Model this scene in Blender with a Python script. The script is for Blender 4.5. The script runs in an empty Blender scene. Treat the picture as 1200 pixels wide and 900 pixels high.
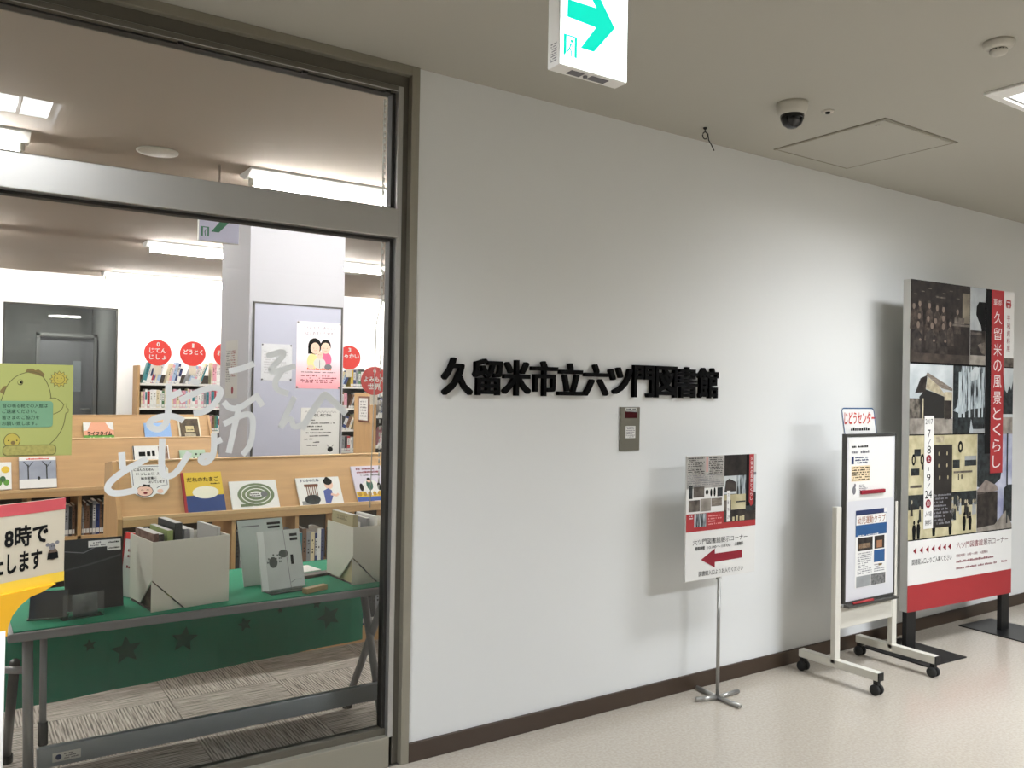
import bpy, bmesh, math, random
from mathutils import Matrix, Vector

# ------------------------------------------------------------------ camera, world, exposure
SC = bpy.context.scene
COL = SC.collection
R = math.radians
D, EYE, H = 2.93, 1.446, 2.70                      # eye to sign wall, eye height, ceiling height
yaw, pitch, roll = R(33.934), R(0.504), R(0.943)
fw = Vector((math.sin(yaw)*math.cos(pitch), math.cos(yaw)*math.cos(pitch), math.sin(pitch)))
rt = Vector((math.cos(yaw), -math.sin(yaw), 0)); up = rt.cross(fw)
r2 = rt*math.cos(roll) + up*math.sin(roll); u2 = -rt*math.sin(roll) + up*math.cos(roll)
cam = bpy.data.cameras.new('camera'); cam.sensor_width = 36; cam.lens = 985/1200*36
cam.clip_start = .05; cam.clip_end = 100
co = bpy.data.objects.new('camera', cam); COL.objects.link(co)
mw = Matrix((r2, u2, -fw)).transposed().to_4x4(); mw.translation = Vector((0, -D, EYE)); co.matrix_world = mw
SC.camera = co
w = bpy.data.worlds.new('world'); SC.world = w; w.use_nodes = True
w.node_tree.nodes['Background'].inputs[0].default_value = (.02, .02, .02, 1)
w.node_tree.nodes['Background'].inputs[1].default_value = .3
SC.view_settings.view_transform = 'Standard'; SC.view_settings.look = 'None'
SC.view_settings.exposure = 0.0; SC.view_settings.gamma = 1.0; SC.view_settings.use_curve_mapping = False
SC.cycles.max_bounces = 8; SC.cycles.diffuse_bounces = 5; SC.cycles.transparent_max_bounces = 16
SC.cycles.use_denoising = True; SC.cycles.sample_clamp_indirect = 6
CORRIDOR_W, CORRIDOR_TINT = (94.0, 52.0, 62.0, 270.0), (.95, 1.0, 1.08)      # recessed corridor lamps, watts; the last is added fill
TUBE, TUBE_TINT = 148.0, (1.0, .985, .97)                 # bare library tubes, emission strength

# ------------------------------------------------------------------ materials
def lin(c):
    if isinstance(c, str):
        c = [int(c[i:i+2], 16)/255 for i in (0, 2, 4)]
    return [x/12.92 if x <= .04045 else ((x+.055)/1.055)**2.4 for x in c] + [1]
_M = {}
def mat(name, col, rough=.6, metal=0, spec=.5, var=0, vscale=8, bump=0, bscale=60, emit=0, stretch=None, col2=None, thr=None):
    """procedural Principled material; var mixes a noise of col2 (or a darker col) into col"""
    if name in _M: return _M[name]
    m = bpy.data.materials.new(name); m.use_nodes = True; nt = m.node_tree; b = nt.nodes['Principled BSDF']
    c = lin(col)
    b.inputs['Base Color'].default_value = c; b.inputs['Roughness'].default_value = rough
    b.inputs['Metallic'].default_value = metal; b.inputs['Specular IOR Level'].default_value = spec
    if var or bump:
        tc = nt.nodes.new('ShaderNodeTexCoord'); mp = nt.nodes.new('ShaderNodeMapping')
        nt.links.new(tc.outputs['Object'], mp.inputs[0])
        if stretch: mp.inputs['Scale'].default_value = stretch
    if var:
        n = nt.nodes.new('ShaderNodeTexNoise'); n.inputs['Scale'].default_value = vscale; n.inputs['Detail'].default_value = 5
        nt.links.new(mp.outputs[0], n.inputs['Vector'])
        r = nt.nodes.new('ShaderNodeValToRGB')
        lo, hi = thr if thr else (.3, .7)
        r.color_ramp.elements[0].position = lo; r.color_ramp.elements[1].position = hi
        c2 = lin(col2) if col2 else [x*(1-var) for x in c[:3]]+[1]
        r.color_ramp.elements[0].color = c2; r.color_ramp.elements[1].color = c
        nt.links.new(n.outputs['Fac'], r.inputs[0]); nt.links.new(r.outputs[0], b.inputs['Base Color'])
    if bump:
        n2 = nt.nodes.new('ShaderNodeTexNoise'); n2.inputs['Scale'].default_value = bscale
        nt.links.new(mp.outputs[0], n2.inputs['Vector'])
        bp = nt.nodes.new('ShaderNodeBump'); bp.inputs['Strength'].default_value = bump; bp.inputs['Distance'].default_value = .002
        nt.links.new(n2.outputs['Fac'], bp.inputs['Height']); nt.links.new(bp.outputs[0], b.inputs['Normal'])
    if emit:
        b.inputs['Emission Color'].default_value = c; b.inputs['Emission Strength'].default_value = emit
    _M[name] = m; return m

def glass_mat(name, tint=(1, 1, 1), base=.0, ior=1.36, rough=0.0):
    """thin pane: light passes straight, the surface mirrors by Fresnel"""
    if name in _M: return _M[name]
    m = bpy.data.materials.new(name); m.use_nodes = True; nt = m.node_tree
    for n in list(nt.nodes):
        if n.type != 'OUTPUT_MATERIAL': nt.nodes.remove(n)
    out = nt.nodes['Material Output']
    t = nt.nodes.new('ShaderNodeBsdfTransparent'); t.inputs[0].default_value = (*tint, 1)
    g = nt.nodes.new('ShaderNodeBsdfGlossy'); g.inputs['Roughness'].default_value = rough
    f = nt.nodes.new('ShaderNodeFresnel'); f.inputs[0].default_value = ior
    mx = nt.nodes.new('ShaderNodeMixShader')
    nt.links.new(f.outputs[0], mx.inputs[0]); nt.links.new(t.outputs[0], mx.inputs[1]); nt.links.new(g.outputs[0], mx.inputs[2])
    nt.links.new(mx.outputs[0], out.inputs[0]); _M[name] = m; return m

def carpet_mat(name, rot):
    m = bpy.data.materials.new(name); m.use_nodes = True; nt = m.node_tree; b = nt.nodes['Principled BSDF']
    b.inputs['Roughness'].default_value = .95; b.inputs['Specular IOR Level'].default_value = .1
    tc = nt.nodes.new('ShaderNodeTexCoord'); mp = nt.nodes.new('ShaderNodeMapping'); mp.inputs['Rotation'].default_value = (0, 0, rot)
    mp2 = nt.nodes.new('ShaderNodeMapping'); mp2.inputs['Scale'].default_value = (170, 7, 1)
    nt.links.new(tc.outputs['Object'], mp.inputs[0]); nt.links.new(mp.outputs[0], mp2.inputs[0])
    n = nt.nodes.new('ShaderNodeTexNoise'); n.inputs['Scale'].default_value = 1.0; n.inputs['Detail'].default_value = 2
    nt.links.new(mp2.outputs[0], n.inputs['Vector'])
    wv = nt.nodes.new('ShaderNodeTexWave'); wv.inputs['Scale'].default_value = 24; wv.inputs['Distortion'].default_value = .6
    nt.links.new(mp.outputs[0], wv.inputs['Vector'])
    mm = nt.nodes.new('ShaderNodeMath'); mm.operation = 'MULTIPLY_ADD'; mm.inputs[1].default_value = .22
    nt.links.new(wv.outputs['Fac'], mm.inputs[0]); nt.links.new(n.outputs['Fac'], mm.inputs[2])
    r = nt.nodes.new('ShaderNodeValToRGB')
    for i, (p, c) in enumerate(((.45, '67625e'), (.54, '908982'), (.70, 'b0a9a1'), (.85, 'bfb8b0'))):
        e = r.color_ramp.elements[i] if i < 2 else r.color_ramp.elements.new(p)
        e.position = p; e.color = lin(c)
    nt.links.new(mm.outputs[0], r.inputs[0]); nt.links.new(r.outputs[0], b.inputs['Base Color'])
    bp = nt.nodes.new('ShaderNodeBump'); bp.inputs['Strength'].default_value = .5; bp.inputs['Distance'].default_value = .004
    nt.links.new(mm.outputs[0], bp.inputs['Height']); nt.links.new(bp.outputs[0], b.inputs['Normal'])
    return m

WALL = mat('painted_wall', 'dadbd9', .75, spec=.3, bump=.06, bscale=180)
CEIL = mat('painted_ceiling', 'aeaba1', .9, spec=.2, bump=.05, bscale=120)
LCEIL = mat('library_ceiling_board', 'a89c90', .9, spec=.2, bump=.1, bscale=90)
LWALL = mat('library_white_wall', 'eeeeec', .7, spec=.3)
VINYL = mat('speckled_vinyl', 'b9b1a4', .2, spec=.5, var=.1, vscale=85, col2='aca396', thr=(.35, .65))
SKIRT = mat('brown_vinyl_skirting', '3a2c20', .45)
BRONZE = mat('bronze_aluminium', '8b8678', .42, metal=.25, var=.05, vscale=3)
BRONZE_D = mat('dark_bronze_aluminium', '5c584e', .45, metal=.25)
GASKET = mat('black_gasket', '23211e', .6)
ALU = mat('silver_aluminium', 'a9a8a4', .32, metal=.7)
STEEL = mat('grey_sill_steel', '8f8b7e', .4, metal=.35)
WHITE = mat('white_plastic', 'e9e8e4', .45)
OFFW = mat('offwhite_plastic', 'bdb9ae', .5)
PAPER = mat('white_paper', 'd9d8d4', .8, spec=.2)
COVERW = mat('white_book_cover', 'efefec', .6, spec=.3)
PAPERD = mat('greyish_paper', 'c0bfba', .8, spec=.2)
BLACK = mat('black_paint', '0c0c0c', .5)
LETTER = mat('matt_black_letter', '060606', .85, spec=.12)
INK = mat('black_ink', '161616', .8, spec=.1)
GINK = mat('grey_ink', '77767a', .8, spec=.1)
RED = mat('red_ink', '9a3032', .6, spec=.25)
DRED = mat('dark_red_ink', '801d2a', .6, spec=.25)
SIGNRED = mat('sign_red', 'de3a33', .5, spec=.3)
BLUE = mat('poster_blue', '1b4a79', .6)
NAVY = mat('navy_ink', '1b2b55', .6)
ORANGE = mat('orange_ink', 'e0672f', .6)
PINK = mat('pink_ink', 'f0b9bf', .7)
ROSE = mat('rose_ink', 'd96b92', .7)
SKIN = mat('drawn_skin_tone', 'f2c9b4', .7)
CREAM = mat('cream_paper', 'bfb6a2', .8)
YELLOW = mat('yellow_plastic', 'e2a91c', .4)
YEL = mat('yellow_ink', 'e5c23c', .6)
GREENI = mat('green_ink', '5f9a3b', .7)
PALEG = mat('pale_green_ink', 'a8bf97', .7)
BEECH = mat('beech_veneer', 'cda574', .5, var=.16, vscale=3, stretch=(1.2, 9, 14))
BEECHV = mat('beech_veneer_upright', 'c29a68', .5, var=.16, vscale=3, stretch=(14, 9, 1.2))
BEECHE = mat('beech_edge', 'e0bd8e', .5)
BROWNW = mat('brown_wood', '6b3a20', .5)
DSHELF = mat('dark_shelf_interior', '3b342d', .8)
SHELFW = mat('white_shelf_edge', 'dedbd4', .5)
SHELFG = mat('grey_shelf_steel', '6f6c68', .6)
GREEN = mat('green_table_cloth', '1c8261', .8, spec=.2, bump=.08, bscale=200)
GREEND = mat('dark_green_star', '1a5743', .85, spec=.2)
TUBEM = mat('grey_tube_steel', '8f9092', .4, metal=.3)
RUBBER = mat('black_rubber', '141414', .7)
BOXG = mat('grey_file_board', 'dcd8cc', .75, spec=.25, var=.04, vscale=5)
BOXIN = mat('board_inside_shade', '4a4640', .8)  # shade inside the box, put into the colour
STICK = mat('pale_sticker_film', 'c9cbc9', .55, spec=.3)
EASEL = mat('offwhite_steel', 'cfccc1', .4, spec=.4)
FRAME_D = mat('dark_grey_frame', '4c4b47', .4, metal=.4)
BOARDW = mat('white_board', 'cbcbce', .3)
TONE = {}
def photo(k, a, b, s=18, thr=(.35, .65), st=None):
    return mat('print_'+k, b, .55, spec=.3, var=1, vscale=s, col2=a, thr=thr, stretch=st)
PH_DARK = photo('dark_group', '0e0b09', '2b2420', 22)
PH_MID = photo('worn_brown', '37312c', '6b635a', 25)
PH_SKY = photo('pale_sky', 'a3aaac', 'c3c8c8', 6)
PH_TREE = photo('dark_trees', '101213', '323839', 30)
PH_STREAK = photo('white_streaks', '23282a', 'b3bdc0', 26, (.42, .6), (3, 1, .35))
PH_BEIGE = photo('beige_ground', 'a29977', 'c2ba98', 12)
PH_BLUE = photo('blue_sky', '8387a4', 'b9bcc8', 8)
PH_HUT = photo('dark_hut', '151211', '3d3631', 20)
PH_ROOF = photo('grey_roof', '5e564e', '877d72', 30, st=(1, 1, 4))
PH_STRAW = photo('straw_roof', '8f8671', 'b5ab90', 30)
PH_GROUND = photo('grey_ground', '6f6961', '9b948a', 14)
PH_GREY = photo('grey_studio', '7d8080', 'a5a8a7', 5)
CLEAR = glass_mat('clear_window_glass', (.97, .98, .975))
ACRYL = glass_mat('clear_acrylic', (.93, .95, .95), ior=1.49)
TUBELIT = mat('lit_tube', (TUBE_TINT), .4, emit=TUBE)
EXITLIT = mat('lit_sign_white', 'f2fbfa', .4, emit=2.2)
EXITGRN = mat('lit_sign_green', '00d8bd', .4, emit=.95)
EXITLIT2 = mat('dim_sign_white', 'c6c4da', .4, emit=.3)
EXITGRN2 = mat('dim_sign_green', '4f8f74', .4, emit=.05)
REFL = mat('lamp_reflector', 'f2f2f2', .25, spec=.6)

# ------------------------------------------------------------------ mesh builder
class MB:
    def __init__(s): s.bm = bmesh.new(); s.mats = []; s.seg = 0
    def mi(s, m):
        if m not in s.mats: s.mats.append(m)
        return s.mats.index(m)
    def face(s, pts, m):
        f = s.bm.faces.new([s.bm.verts.new(p) for p in pts]); f.material_index = s.mi(m); return f
    def box(s, x0, x1, y0, y1, z0, z1, m, bev=0, M=None, seg=2):
        P = [(x0,y0,z0),(x1,y0,z0),(x1,y1,z0),(x0,y1,z0),(x0,y0,z1),(x1,y0,z1),(x1,y1,z1),(x0,y1,z1)]
        if M is not None: P = [M @ Vector(p) for p in P]
        v = [s.bm.verts.new(p) for p in P]; k = s.mi(m); fs = []
        for q in ((0,3,2,1),(4,5,6,7),(0,1,5,4),(1,2,6,5),(2,3,7,6),(3,0,4,7)):
            f = s.bm.faces.new([v[i] for i in q]); f.material_index = k; fs.append(f)
        if bev:
            es = list({e for f in fs for e in f.edges})
            bmesh.ops.bevel(s.bm, geom=es, offset=bev, segments=seg, affect='EDGES', profile=.5)
        return s
    def prism(s, pts, d, m, M=None):
        """polygon pts (3-D, planar) extruded by vector d"""
        d = Vector(d); a = [Vector(p) for p in pts]; b = [p+d for p in a]
        if M is not None: a = [M @ p for p in a]; b = [M @ p for p in b]
        k = s.mi(m); va = [s.bm.verts.new(p) for p in a]; vb = [s.bm.verts.new(p) for p in b]
        fs = [s.bm.faces.new(list(reversed(va))), s.bm.faces.new(vb)]
        n = len(va)
        for i in range(n): fs.append(s.bm.faces.new([va[i], va[(i+1) % n], vb[(i+1) % n], vb[i]]))
        for f in fs: f.material_index = k
        bmesh.ops.recalc_face_normals(s.bm, faces=fs)
        return s
    def tube(s, pts, r, m, n=10, closed=False):
        pts = [Vector(p) for p in pts]; k = s.mi(m); rings = []; N = len(pts)
        for i, p in enumerate(pts):
            if closed: t = pts[(i+1) % N]-pts[i-1]
            else: t = pts[min(i+1, N-1)]-pts[max(i-1, 0)]
            t.normalize(); a = Vector((0, 0, 1)) if abs(t.z) < .9 else Vector((1, 0, 0))
            x = t.cross(a).normalized(); y = t.cross(x)
            rr = r[i] if isinstance(r, (list, tuple)) else r
            rings.append([s.bm.verts.new(p+x*rr*math.cos(2*math.pi*j/n)+y*rr*math.sin(2*math.pi*j/n)) for j in range(n)])
        fs = []
        for i in range(N if closed else N-1):
            A, B = rings[i], rings[(i+1) % N]
            for j in range(n): fs.append(s.bm.faces.new([A[j], A[(j+1) % n], B[(j+1) % n], B[j]]))
        if not closed: fs += [s.bm.faces.new(rings[0]), s.bm.faces.new(rings[-1])]
        for f in fs: f.material_index = k; f.smooth = True
        bmesh.ops.recalc_face_normals(s.bm, faces=fs)
        return s
    def lathe(s, prof, m, o=(0, 0, 0), n=28, smooth=True):
        """prof: (radius, z) from one end to the other about the z axis at o"""
        o = Vector(o); k = s.mi(m); rings = []
        for r, z in prof:
            if r < 1e-6: rings.append([s.bm.verts.new(o+Vector((0, 0, z)))])
            else: rings.append([s.bm.verts.new(o+Vector((r*math.cos(2*math.pi*j/n), r*math.sin(2*math.pi*j/n), z))) for j in range(n)])
        fs = []
        for A, B in zip(rings, rings[1:]):
            for j in range(n):
                q = [A[j % len(A)], A[(j+1) % len(A)], B[(j+1) % len(B)], B[j % len(B)]]
                q = list(dict.fromkeys(q))
                if len(q) > 2: fs.append(s.bm.faces.new(q))
        for R_ in (rings[0], rings[-1]):
            if len(R_) > 2: fs.append(s.bm.faces.new(R_))
        for f in fs: f.material_index = k; f.smooth = smooth
        bmesh.ops.recalc_face_normals(s.bm, faces=fs)
        return s
    # ---- flat print on a sheet: x = u, z = v, layers stand a hair proud of each other towards -y
    def rect(s, u0, v0, u1, v1, m, L=1): s.face([(u0, -L*.0004, v0), (u1, -L*.0004, v0), (u1, -L*.0004, v1), (u0, -L*.0004, v1)], m); return s
    def poly(s, pts, m, L=1):
        a = sum(p[0]*q[1]-q[0]*p[1] for p, q in zip(pts, pts[1:]+pts[:1]))
        if a < 0: pts = pts[::-1]
        s.face([(u, -L*.0004, v) for u, v in pts], m); return s
    def ell(s, u, v, a, b, m, L=1, n=20): return s.poly([(u+a*math.cos(2*math.pi*i/n), v+b*math.sin(2*math.pi*i/n)) for i in range(n)], m, L)
    def line(s, pts, wd, m, L=1, closed=False):
        P = [Vector(p) for p in pts]; N = len(P); lft, rgt = [], []
        for i, p in enumerate(P):
            t = (P[(i+1) % N]-P[i-1]) if closed else P[min(i+1, N-1)]-P[max(i-1, 0)]
            t.normalize(); nn = Vector((-t.y, t.x))*wd/2; lft.append(p+nn); rgt.append(p-nn)
        for i in range(N if closed else N-1):
            j = (i+1) % N; s.seg += 1; s.poly([tuple(lft[i]), tuple(rgt[i]), tuple(rgt[j]), tuple(lft[j])], m, L+.04*(s.seg % 40))
        return s
    def text(s, body, u0, v0, u1, v1, m, L=2, off=0.0):
        """lettering stretched into a box; off thickens the strokes (overlaid shifted copies, in ems)"""
        vs, fs = glyphs(body); x0 = min(v[0] for v in vs)-off; x1 = max(v[0] for v in vs)+off; y0 = min(v[1] for v in vs)-off; y1 = max(v[1] for v in vs)+off
        sx, sy = (u1-u0)/(x1-x0), (v1-v0)/(y1-y0); k = s.mi(m)
        for c, (dx, dy) in enumerate(((0, 0), (1, 1), (-1, 1), (1, -1), (-1, -1)) if off else ((0, 0),)):
            V = [s.bm.verts.new((u0+(v[0]+dx*off-x0)*sx, -(L+.05*c)*.0004, v0+(v[1]+dy*off-y0)*sy)) for v in vs]
            for f in fs:
                try: s.bm.faces.new([V[i] for i in f]).material_index = k
                except ValueError: pass
        return s
    def scrawl(s, u0, v0, u1, v1, m, L=2, rows=1, seed=1, dens=.8):
        """rows of tiny marks standing for print too small to read"""
        rnd = random.Random(seed); h = (v1-v0)/rows
        for r in range(rows):
            u = u0; vb = v0+r*h; end = u1 if rnd.random() < .6 else u0+(u1-u0)*rnd.uniform(.5, 1)
            while u < end:
                wd = h*rnd.uniform(.25, .6)
                if rnd.random() < dens: s.rect(u, vb+h*.2, min(u+wd, u1), vb+h*rnd.uniform(.55, .8), m, L)
                u += wd+h*.12
        return s
    def build(s, name, parent=None, loc=(0, 0, 0), rot=(0, 0, 0)):
        me = bpy.data.meshes.new(name); s.bm.to_mesh(me); s.bm.free()
        for m in s.mats: me.materials.append(m)
        o = bpy.data.objects.new(name, me); COL.objects.link(o)
        o.parent = parent; o.location = loc; o.rotation_euler = rot
        return o

_G = {}
def glyphs(body):
    if body in _G: return _G[body]
    cu = bpy.data.curves.new('lettering', 'FONT'); cu.body = body; cu.size = 1; cu.resolution_u = 2
    o = bpy.data.objects.new('lettering', cu); COL.objects.link(o)
    me = bpy.data.meshes.new_from_object(o.evaluated_get(bpy.context.evaluated_depsgraph_get()))
    out = ([tuple(v.co) for v in me.vertices], [tuple(p.vertices) for p in me.polygons])
    bpy.data.objects.remove(o); bpy.data.curves.remove(cu); bpy.data.meshes.remove(me)
    _G[body] = out; return out

def tag(o, label, cat, group=None):
    o['label'] = label; o['category'] = cat
    if group: o['group'] = group
    return o
def thing(name, label, cat, loc=(0, 0, 0), rz=0, group=None, rot=None):
    o = bpy.data.objects.new(name, None); COL.objects.link(o); o.empty_display_size = .1
    o.location = loc; o.rotation_euler = rot if rot else (0, 0, rz)
    return tag(o, label, cat, group)
def struct(o): o['kind'] = 'structure'; return o
def B(*a, **k): return MB().box(*a, **k)
ORD = ['first','second','third','fourth','fifth','sixth','seventh','eighth','ninth','tenth','eleventh','twelfth','thirteenth','fourteenth','fifteenth','sixteenth','seventeenth','eighteenth','nineteenth','twentieth'] + ['twenty-'+x for x in 'first second third fourth fifth sixth seventh eighth ninth'.split()] + ['thirtieth'] + ['thirty-'+x for x in 'first second third fourth fifth sixth seventh eighth ninth'.split()]

# ================================================================== THE SETTING
XL, XR = -5.0, 12.0                     # corridor and library ends
YB, YR = 7.80, -6.0                     # library far wall, corridor rear wall
FX = 1.51                               # outer edge of the glazed frontage
struct(B(XL, XR, YR, 0.0, -.1, 0, VINYL).build('floor_corridor'))
lf = struct(B(XL, XR, 0.0, YB+3, -.1, -.004, mat('carpet_backing', '6a655f', .95)).build('floor_library'))
ca, cb = carpet_mat('carpet_ribs_along', 0), carpet_mat('carpet_ribs_across', R(90))
tiles = {}
for nm, m in (('a', ca), ('b', cb)):
    q = MB().box(.0015, .4985, .0015, .4985, -.004, .0, m); me = bpy.data.meshes.new('carpet_tile'); q.bm.to_mesh(me); me.materials.append(m); q.bm.free(); tiles[nm] = me
for i in range(-2, 8):
    for j in range(0, 5):
        o = bpy.data.objects.new('carpet_tile', tiles['ab'[(i+j) % 2]]); COL.objects.link(o); o.parent = lf
        o.location = (-.12+i*.5, .16+j*.5, 0)

def holed(x0, x1, y0, y1, z0, z1, holes, m):
    """slab with rectangular holes (x0,x1,y0,y1)"""
    xs = sorted({x0, x1, *[h[0] for h in holes], *[h[1] for h in holes]}); ys = sorted({y0, y1, *[h[2] for h in holes], *[h[3] for h in holes]})
    b = MB()
    for a, c in zip(xs, xs[1:]):
        for d, e in zip(ys, ys[1:]):
            cx, cy = (a+c)/2, (d+e)/2
            if not any(h[0] < cx < h[1] and h[2] < cy < h[3] for h in holes): b.box(a, c, d, e, z0, z1, m)
    return b
LAMPS = [(-.90, .42, -1.72, -1.18), (3.60, 4.90, -1.72, -1.18), (7.84, 9.17, -1.72, -1.18), (3.75, 5.05, -4.5, -3.96)]  # last one is an unseen lamp, added to fill the sign wall
holes = LAMPS
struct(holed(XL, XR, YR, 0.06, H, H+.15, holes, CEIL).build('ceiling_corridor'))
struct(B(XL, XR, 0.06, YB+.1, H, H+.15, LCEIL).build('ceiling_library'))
struct(B(FX, XR, 0, .16, 0, H, WALL).build('wall_front'))
struct(B(XL, XR, YR-.1, YR, 0, H, mat('rear_wall_paint', '9a968c', .8)).build('wall_rear'))
struct(B(XL-.1, XL, YR, YB, 0, H, LWALL).build('wall_left'))
struct(B(XR, XR+.1, YR, YB, 0, H, WALL).build('wall_right'))
DX0, DX1, DZ = .50, 1.655, 2.34         # dark doorway in the far library wall
struct(MB().box(XL, DX0, YB, YB+.14, 0, H, LWALL).box(DX1, XR, YB, YB+.14, 0, H, LWALL).box(DX0, DX1, YB, YB+.14, DZ, H, LWALL).build('wall_back'))
struct(B(FX, XR, -.012, 0, 0, .076, SKIRT, bev=.003).build('baseboard_front'))
struct(B(1.815, 2.545, 3.2, 3.95, 0, H, mat('pillar_paint', 'b6b6bc', .7, spec=.3)).build('wall_pillar'))
# dim lobby behind the far doorway
LOB = mat('lobby_grey_paint', '9c9c9a', .7)
lob = struct(MB().box(-.6, -.5, YB+.14, YB+2.2, 0, H, LOB).box(1.66, 1.76, YB+.14, YB+2.2, 0, H, LOB).box(-.6, 2.4, YB+2.2, YB+2.3, 0, H, LOB)
    .box(-.6, 2.4, YB+.14, YB+2.3, H, H+.1, LOB).build('wall_lobby'))
d1 = struct(MB().box(.98, 1.60, YB+1.55, YB+1.60, 0, 2.05, mat('grey_door_paint', '97979a', .5), bev=.004).build('door_1'))
MB().box(.94, .98, YB+1.52, YB+1.62, 0, 2.1, LOB).box(1.60, 1.64, YB+1.52, YB+1.62, 0, 2.1, LOB).box(.94, 1.64, YB+1.52, YB+1.62, 2.06, 2.1, LOB).build('door_frame', d1)
MB().box(1.36, 1.46, YB+1.542, YB+1.55, 1.35, 1.75, mat('frosted_door_light', 'b9c0c4', .3)).build('door_window', d1)
MB().tube([(1.56, YB+1.55, 1.12), (1.56, YB+1.50, 1.12), (1.46, YB+1.50, 1.12)], .011, ALU).build('door_handle', d1)
w2 = struct(MB().box(DX0, DX0+.02, YB+.03, YB+.08, 0, DZ, FRAME_D).box(DX1-.02, DX1, YB+.03, YB+.08, 0, DZ, FRAME_D).box(DX0, DX1, YB+.03, YB+.08, DZ-.02, DZ, FRAME_D).build('window_2'))
B(DX0+.02, DX1-.02, YB+.05, YB+.056, 0, DZ-.02, glass_mat('lobby_glass', (.8, .81, .81))).build('glass_pane', w2)

t = thing('ceiling_light', 'added small plain light on the lobby ceiling behind the far doorway', 'ceiling light', (.9, YB+1.2, H))  # added lamp, put in to brighten the lobby
B(-.3, .3, -.06, .06, -.04, 0, WHITE, bev=.004).build('housing', t)
B(-.28, .28, -.045, .045, -.046, -.04, mat('lobby_fill_lamp', (1, 1, .97), .4, emit=110)).build('diffuser', t)

# ---- glazed frontage: outer frame, inner frame, transom, sill, two panes
GY = .055
w1 = struct(MB().box(FX-.034, FX, -.012, .10, 0, H, BRONZE, bev=.002).box(XL, FX-.034, -.012, .10, 2.664, H, BRONZE, bev=.002).build('window_1'))
MB().box(FX-.060, FX-.034, .018, .10, 0, 2.664, BRONZE_D).box(XL, FX-.060, .018, .10, 2.618, 2.664, BRONZE_D).build('frame_groove', w1)
MB().box(FX-.082, FX-.060, .008, .10, .11, 2.618, ALU, bev=.002).box(XL, FX-.082, .008, .10, 2.596, 2.618, BRONZE_D, bev=.002).build('inner_frame', w1)
MB().box(FX-.096, FX-.082, .035, .075, .11, 2.03, GASKET).box(FX-.096, FX-.082, .035, .075, 2.142, 2.6, GASKET).box(XL, FX-.096, .035, .075, 2.59, 2.6, GASKET).box(XL, FX-.096, .035, .075, 2.02, 2.03, GASKET).build('gasket', w1)
MB().box(XL, FX-.076, .0, .09, 2.03, 2.142, mat('transom_aluminium', 'a9a7a2', .36, metal=.75), bev=.003).build('transom', w1)
MB().box(XL, FX-.078, .002, .10, 0, .115, STEEL, bev=.002).box(XL, FX-.078, .03, .075, .115, .14, BRONZE_D).build('sill', w1)
B(XL, FX-.085, GY-.004, GY+.004, .12, 2.025, CLEAR).build('glass_pane', w1)
B(XL, FX-.085, GY-.004, GY+.004, 2.145, 2.595, CLEAR).build('glass_pane', w1)
for i, x in enumerate((.62, 1.05, 1.38)):
    B(x, x+.02, .02, .034, 2.588, 2.6, BLACK).build('glazing_block', w1)

# ================================================================== LIGHTS OF THE PLACE AND ONE ADDED FILL LAMP
def recessed(a, b, y0, y1, label, watts, cap):
    t = thing('ceiling_light', label, 'ceiling light', ((a+b)/2, (y0+y1)/2, H), group='recessed corridor lights')
    hx, hy = (b-a)/2, (y1-y0)/2
    MB().box(-hx+.003, hx-.003, -hy+.003, hy-.003, .10, .11, REFL).box(-hx+.003, -hx+.012, -hy+.003, hy-.003, .0, .10, REFL).box(hx-.012, hx-.003, -hy+.003, hy-.003, .0, .10, REFL)\
        .box(-hx+.012, hx-.012, -hy+.003, -hy+.012, .0, .10, REFL).box(-hx+.012, hx-.012, hy-.012, hy-.003, .0, .10, REFL).build('reflector', t)
    MB().box(-hx-cap, hx+.03, -hy-.03, -hy, -.012, .0, WHITE, bev=.003).box(-hx-cap, hx+.03, hy, hy+.03, -.012, .0, WHITE, bev=.003)\
        .box(-hx-cap, -hx, -hy, hy, -.012, .0, WHITE, bev=.003).box(hx, hx+.03, -hy, hy, -.012, .0, WHITE, bev=.003).build('trim_frame', t)
    n = 8
    for k in range(1, n):
        B(-hx+2*hx*k/n-.003, -hx+2*hx*k/n+.003, -hy+.015, hy-.015, .0, .055, REFL).build('louver_blade', t)
    for s in (-1, 1):
        MB().tube([(-hx+.03, s*hy*.5, .075), (hx-.03, s*hy*.5, .075)], .0145, mat('lit_corridor_tube', (1, .985, .94), .4, emit=22)).build('lamp_tube', t)
    L = bpy.data.lights.new('lamp_glow', 'AREA'); L.shape = 'RECTANGLE'; L.size = 2*hx-.06; L.size_y = 2*hy-.06; L.energy = watts; L.color = CORRIDOR_TINT
    L.spread = R(165)
    o = bpy.data.objects.new('lamp_glow', L); COL.objects.link(o); o.parent = t; o.location = (0, 0, .058)
for q, l, wt, cap in zip(LAMPS, ('recessed louvred ceiling light mirrored in the upper glass pane', 'recessed louvred ceiling light beside the round smoke detector', 'recessed louvred ceiling light far along the corridor past the exhibition panel', 'recessed louvred ceiling light deeper in the hall, facing the rolling whiteboard'), CORRIDOR_W, (.03, .10, .03, .03)):
    recessed(*q, l, wt, cap)

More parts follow.
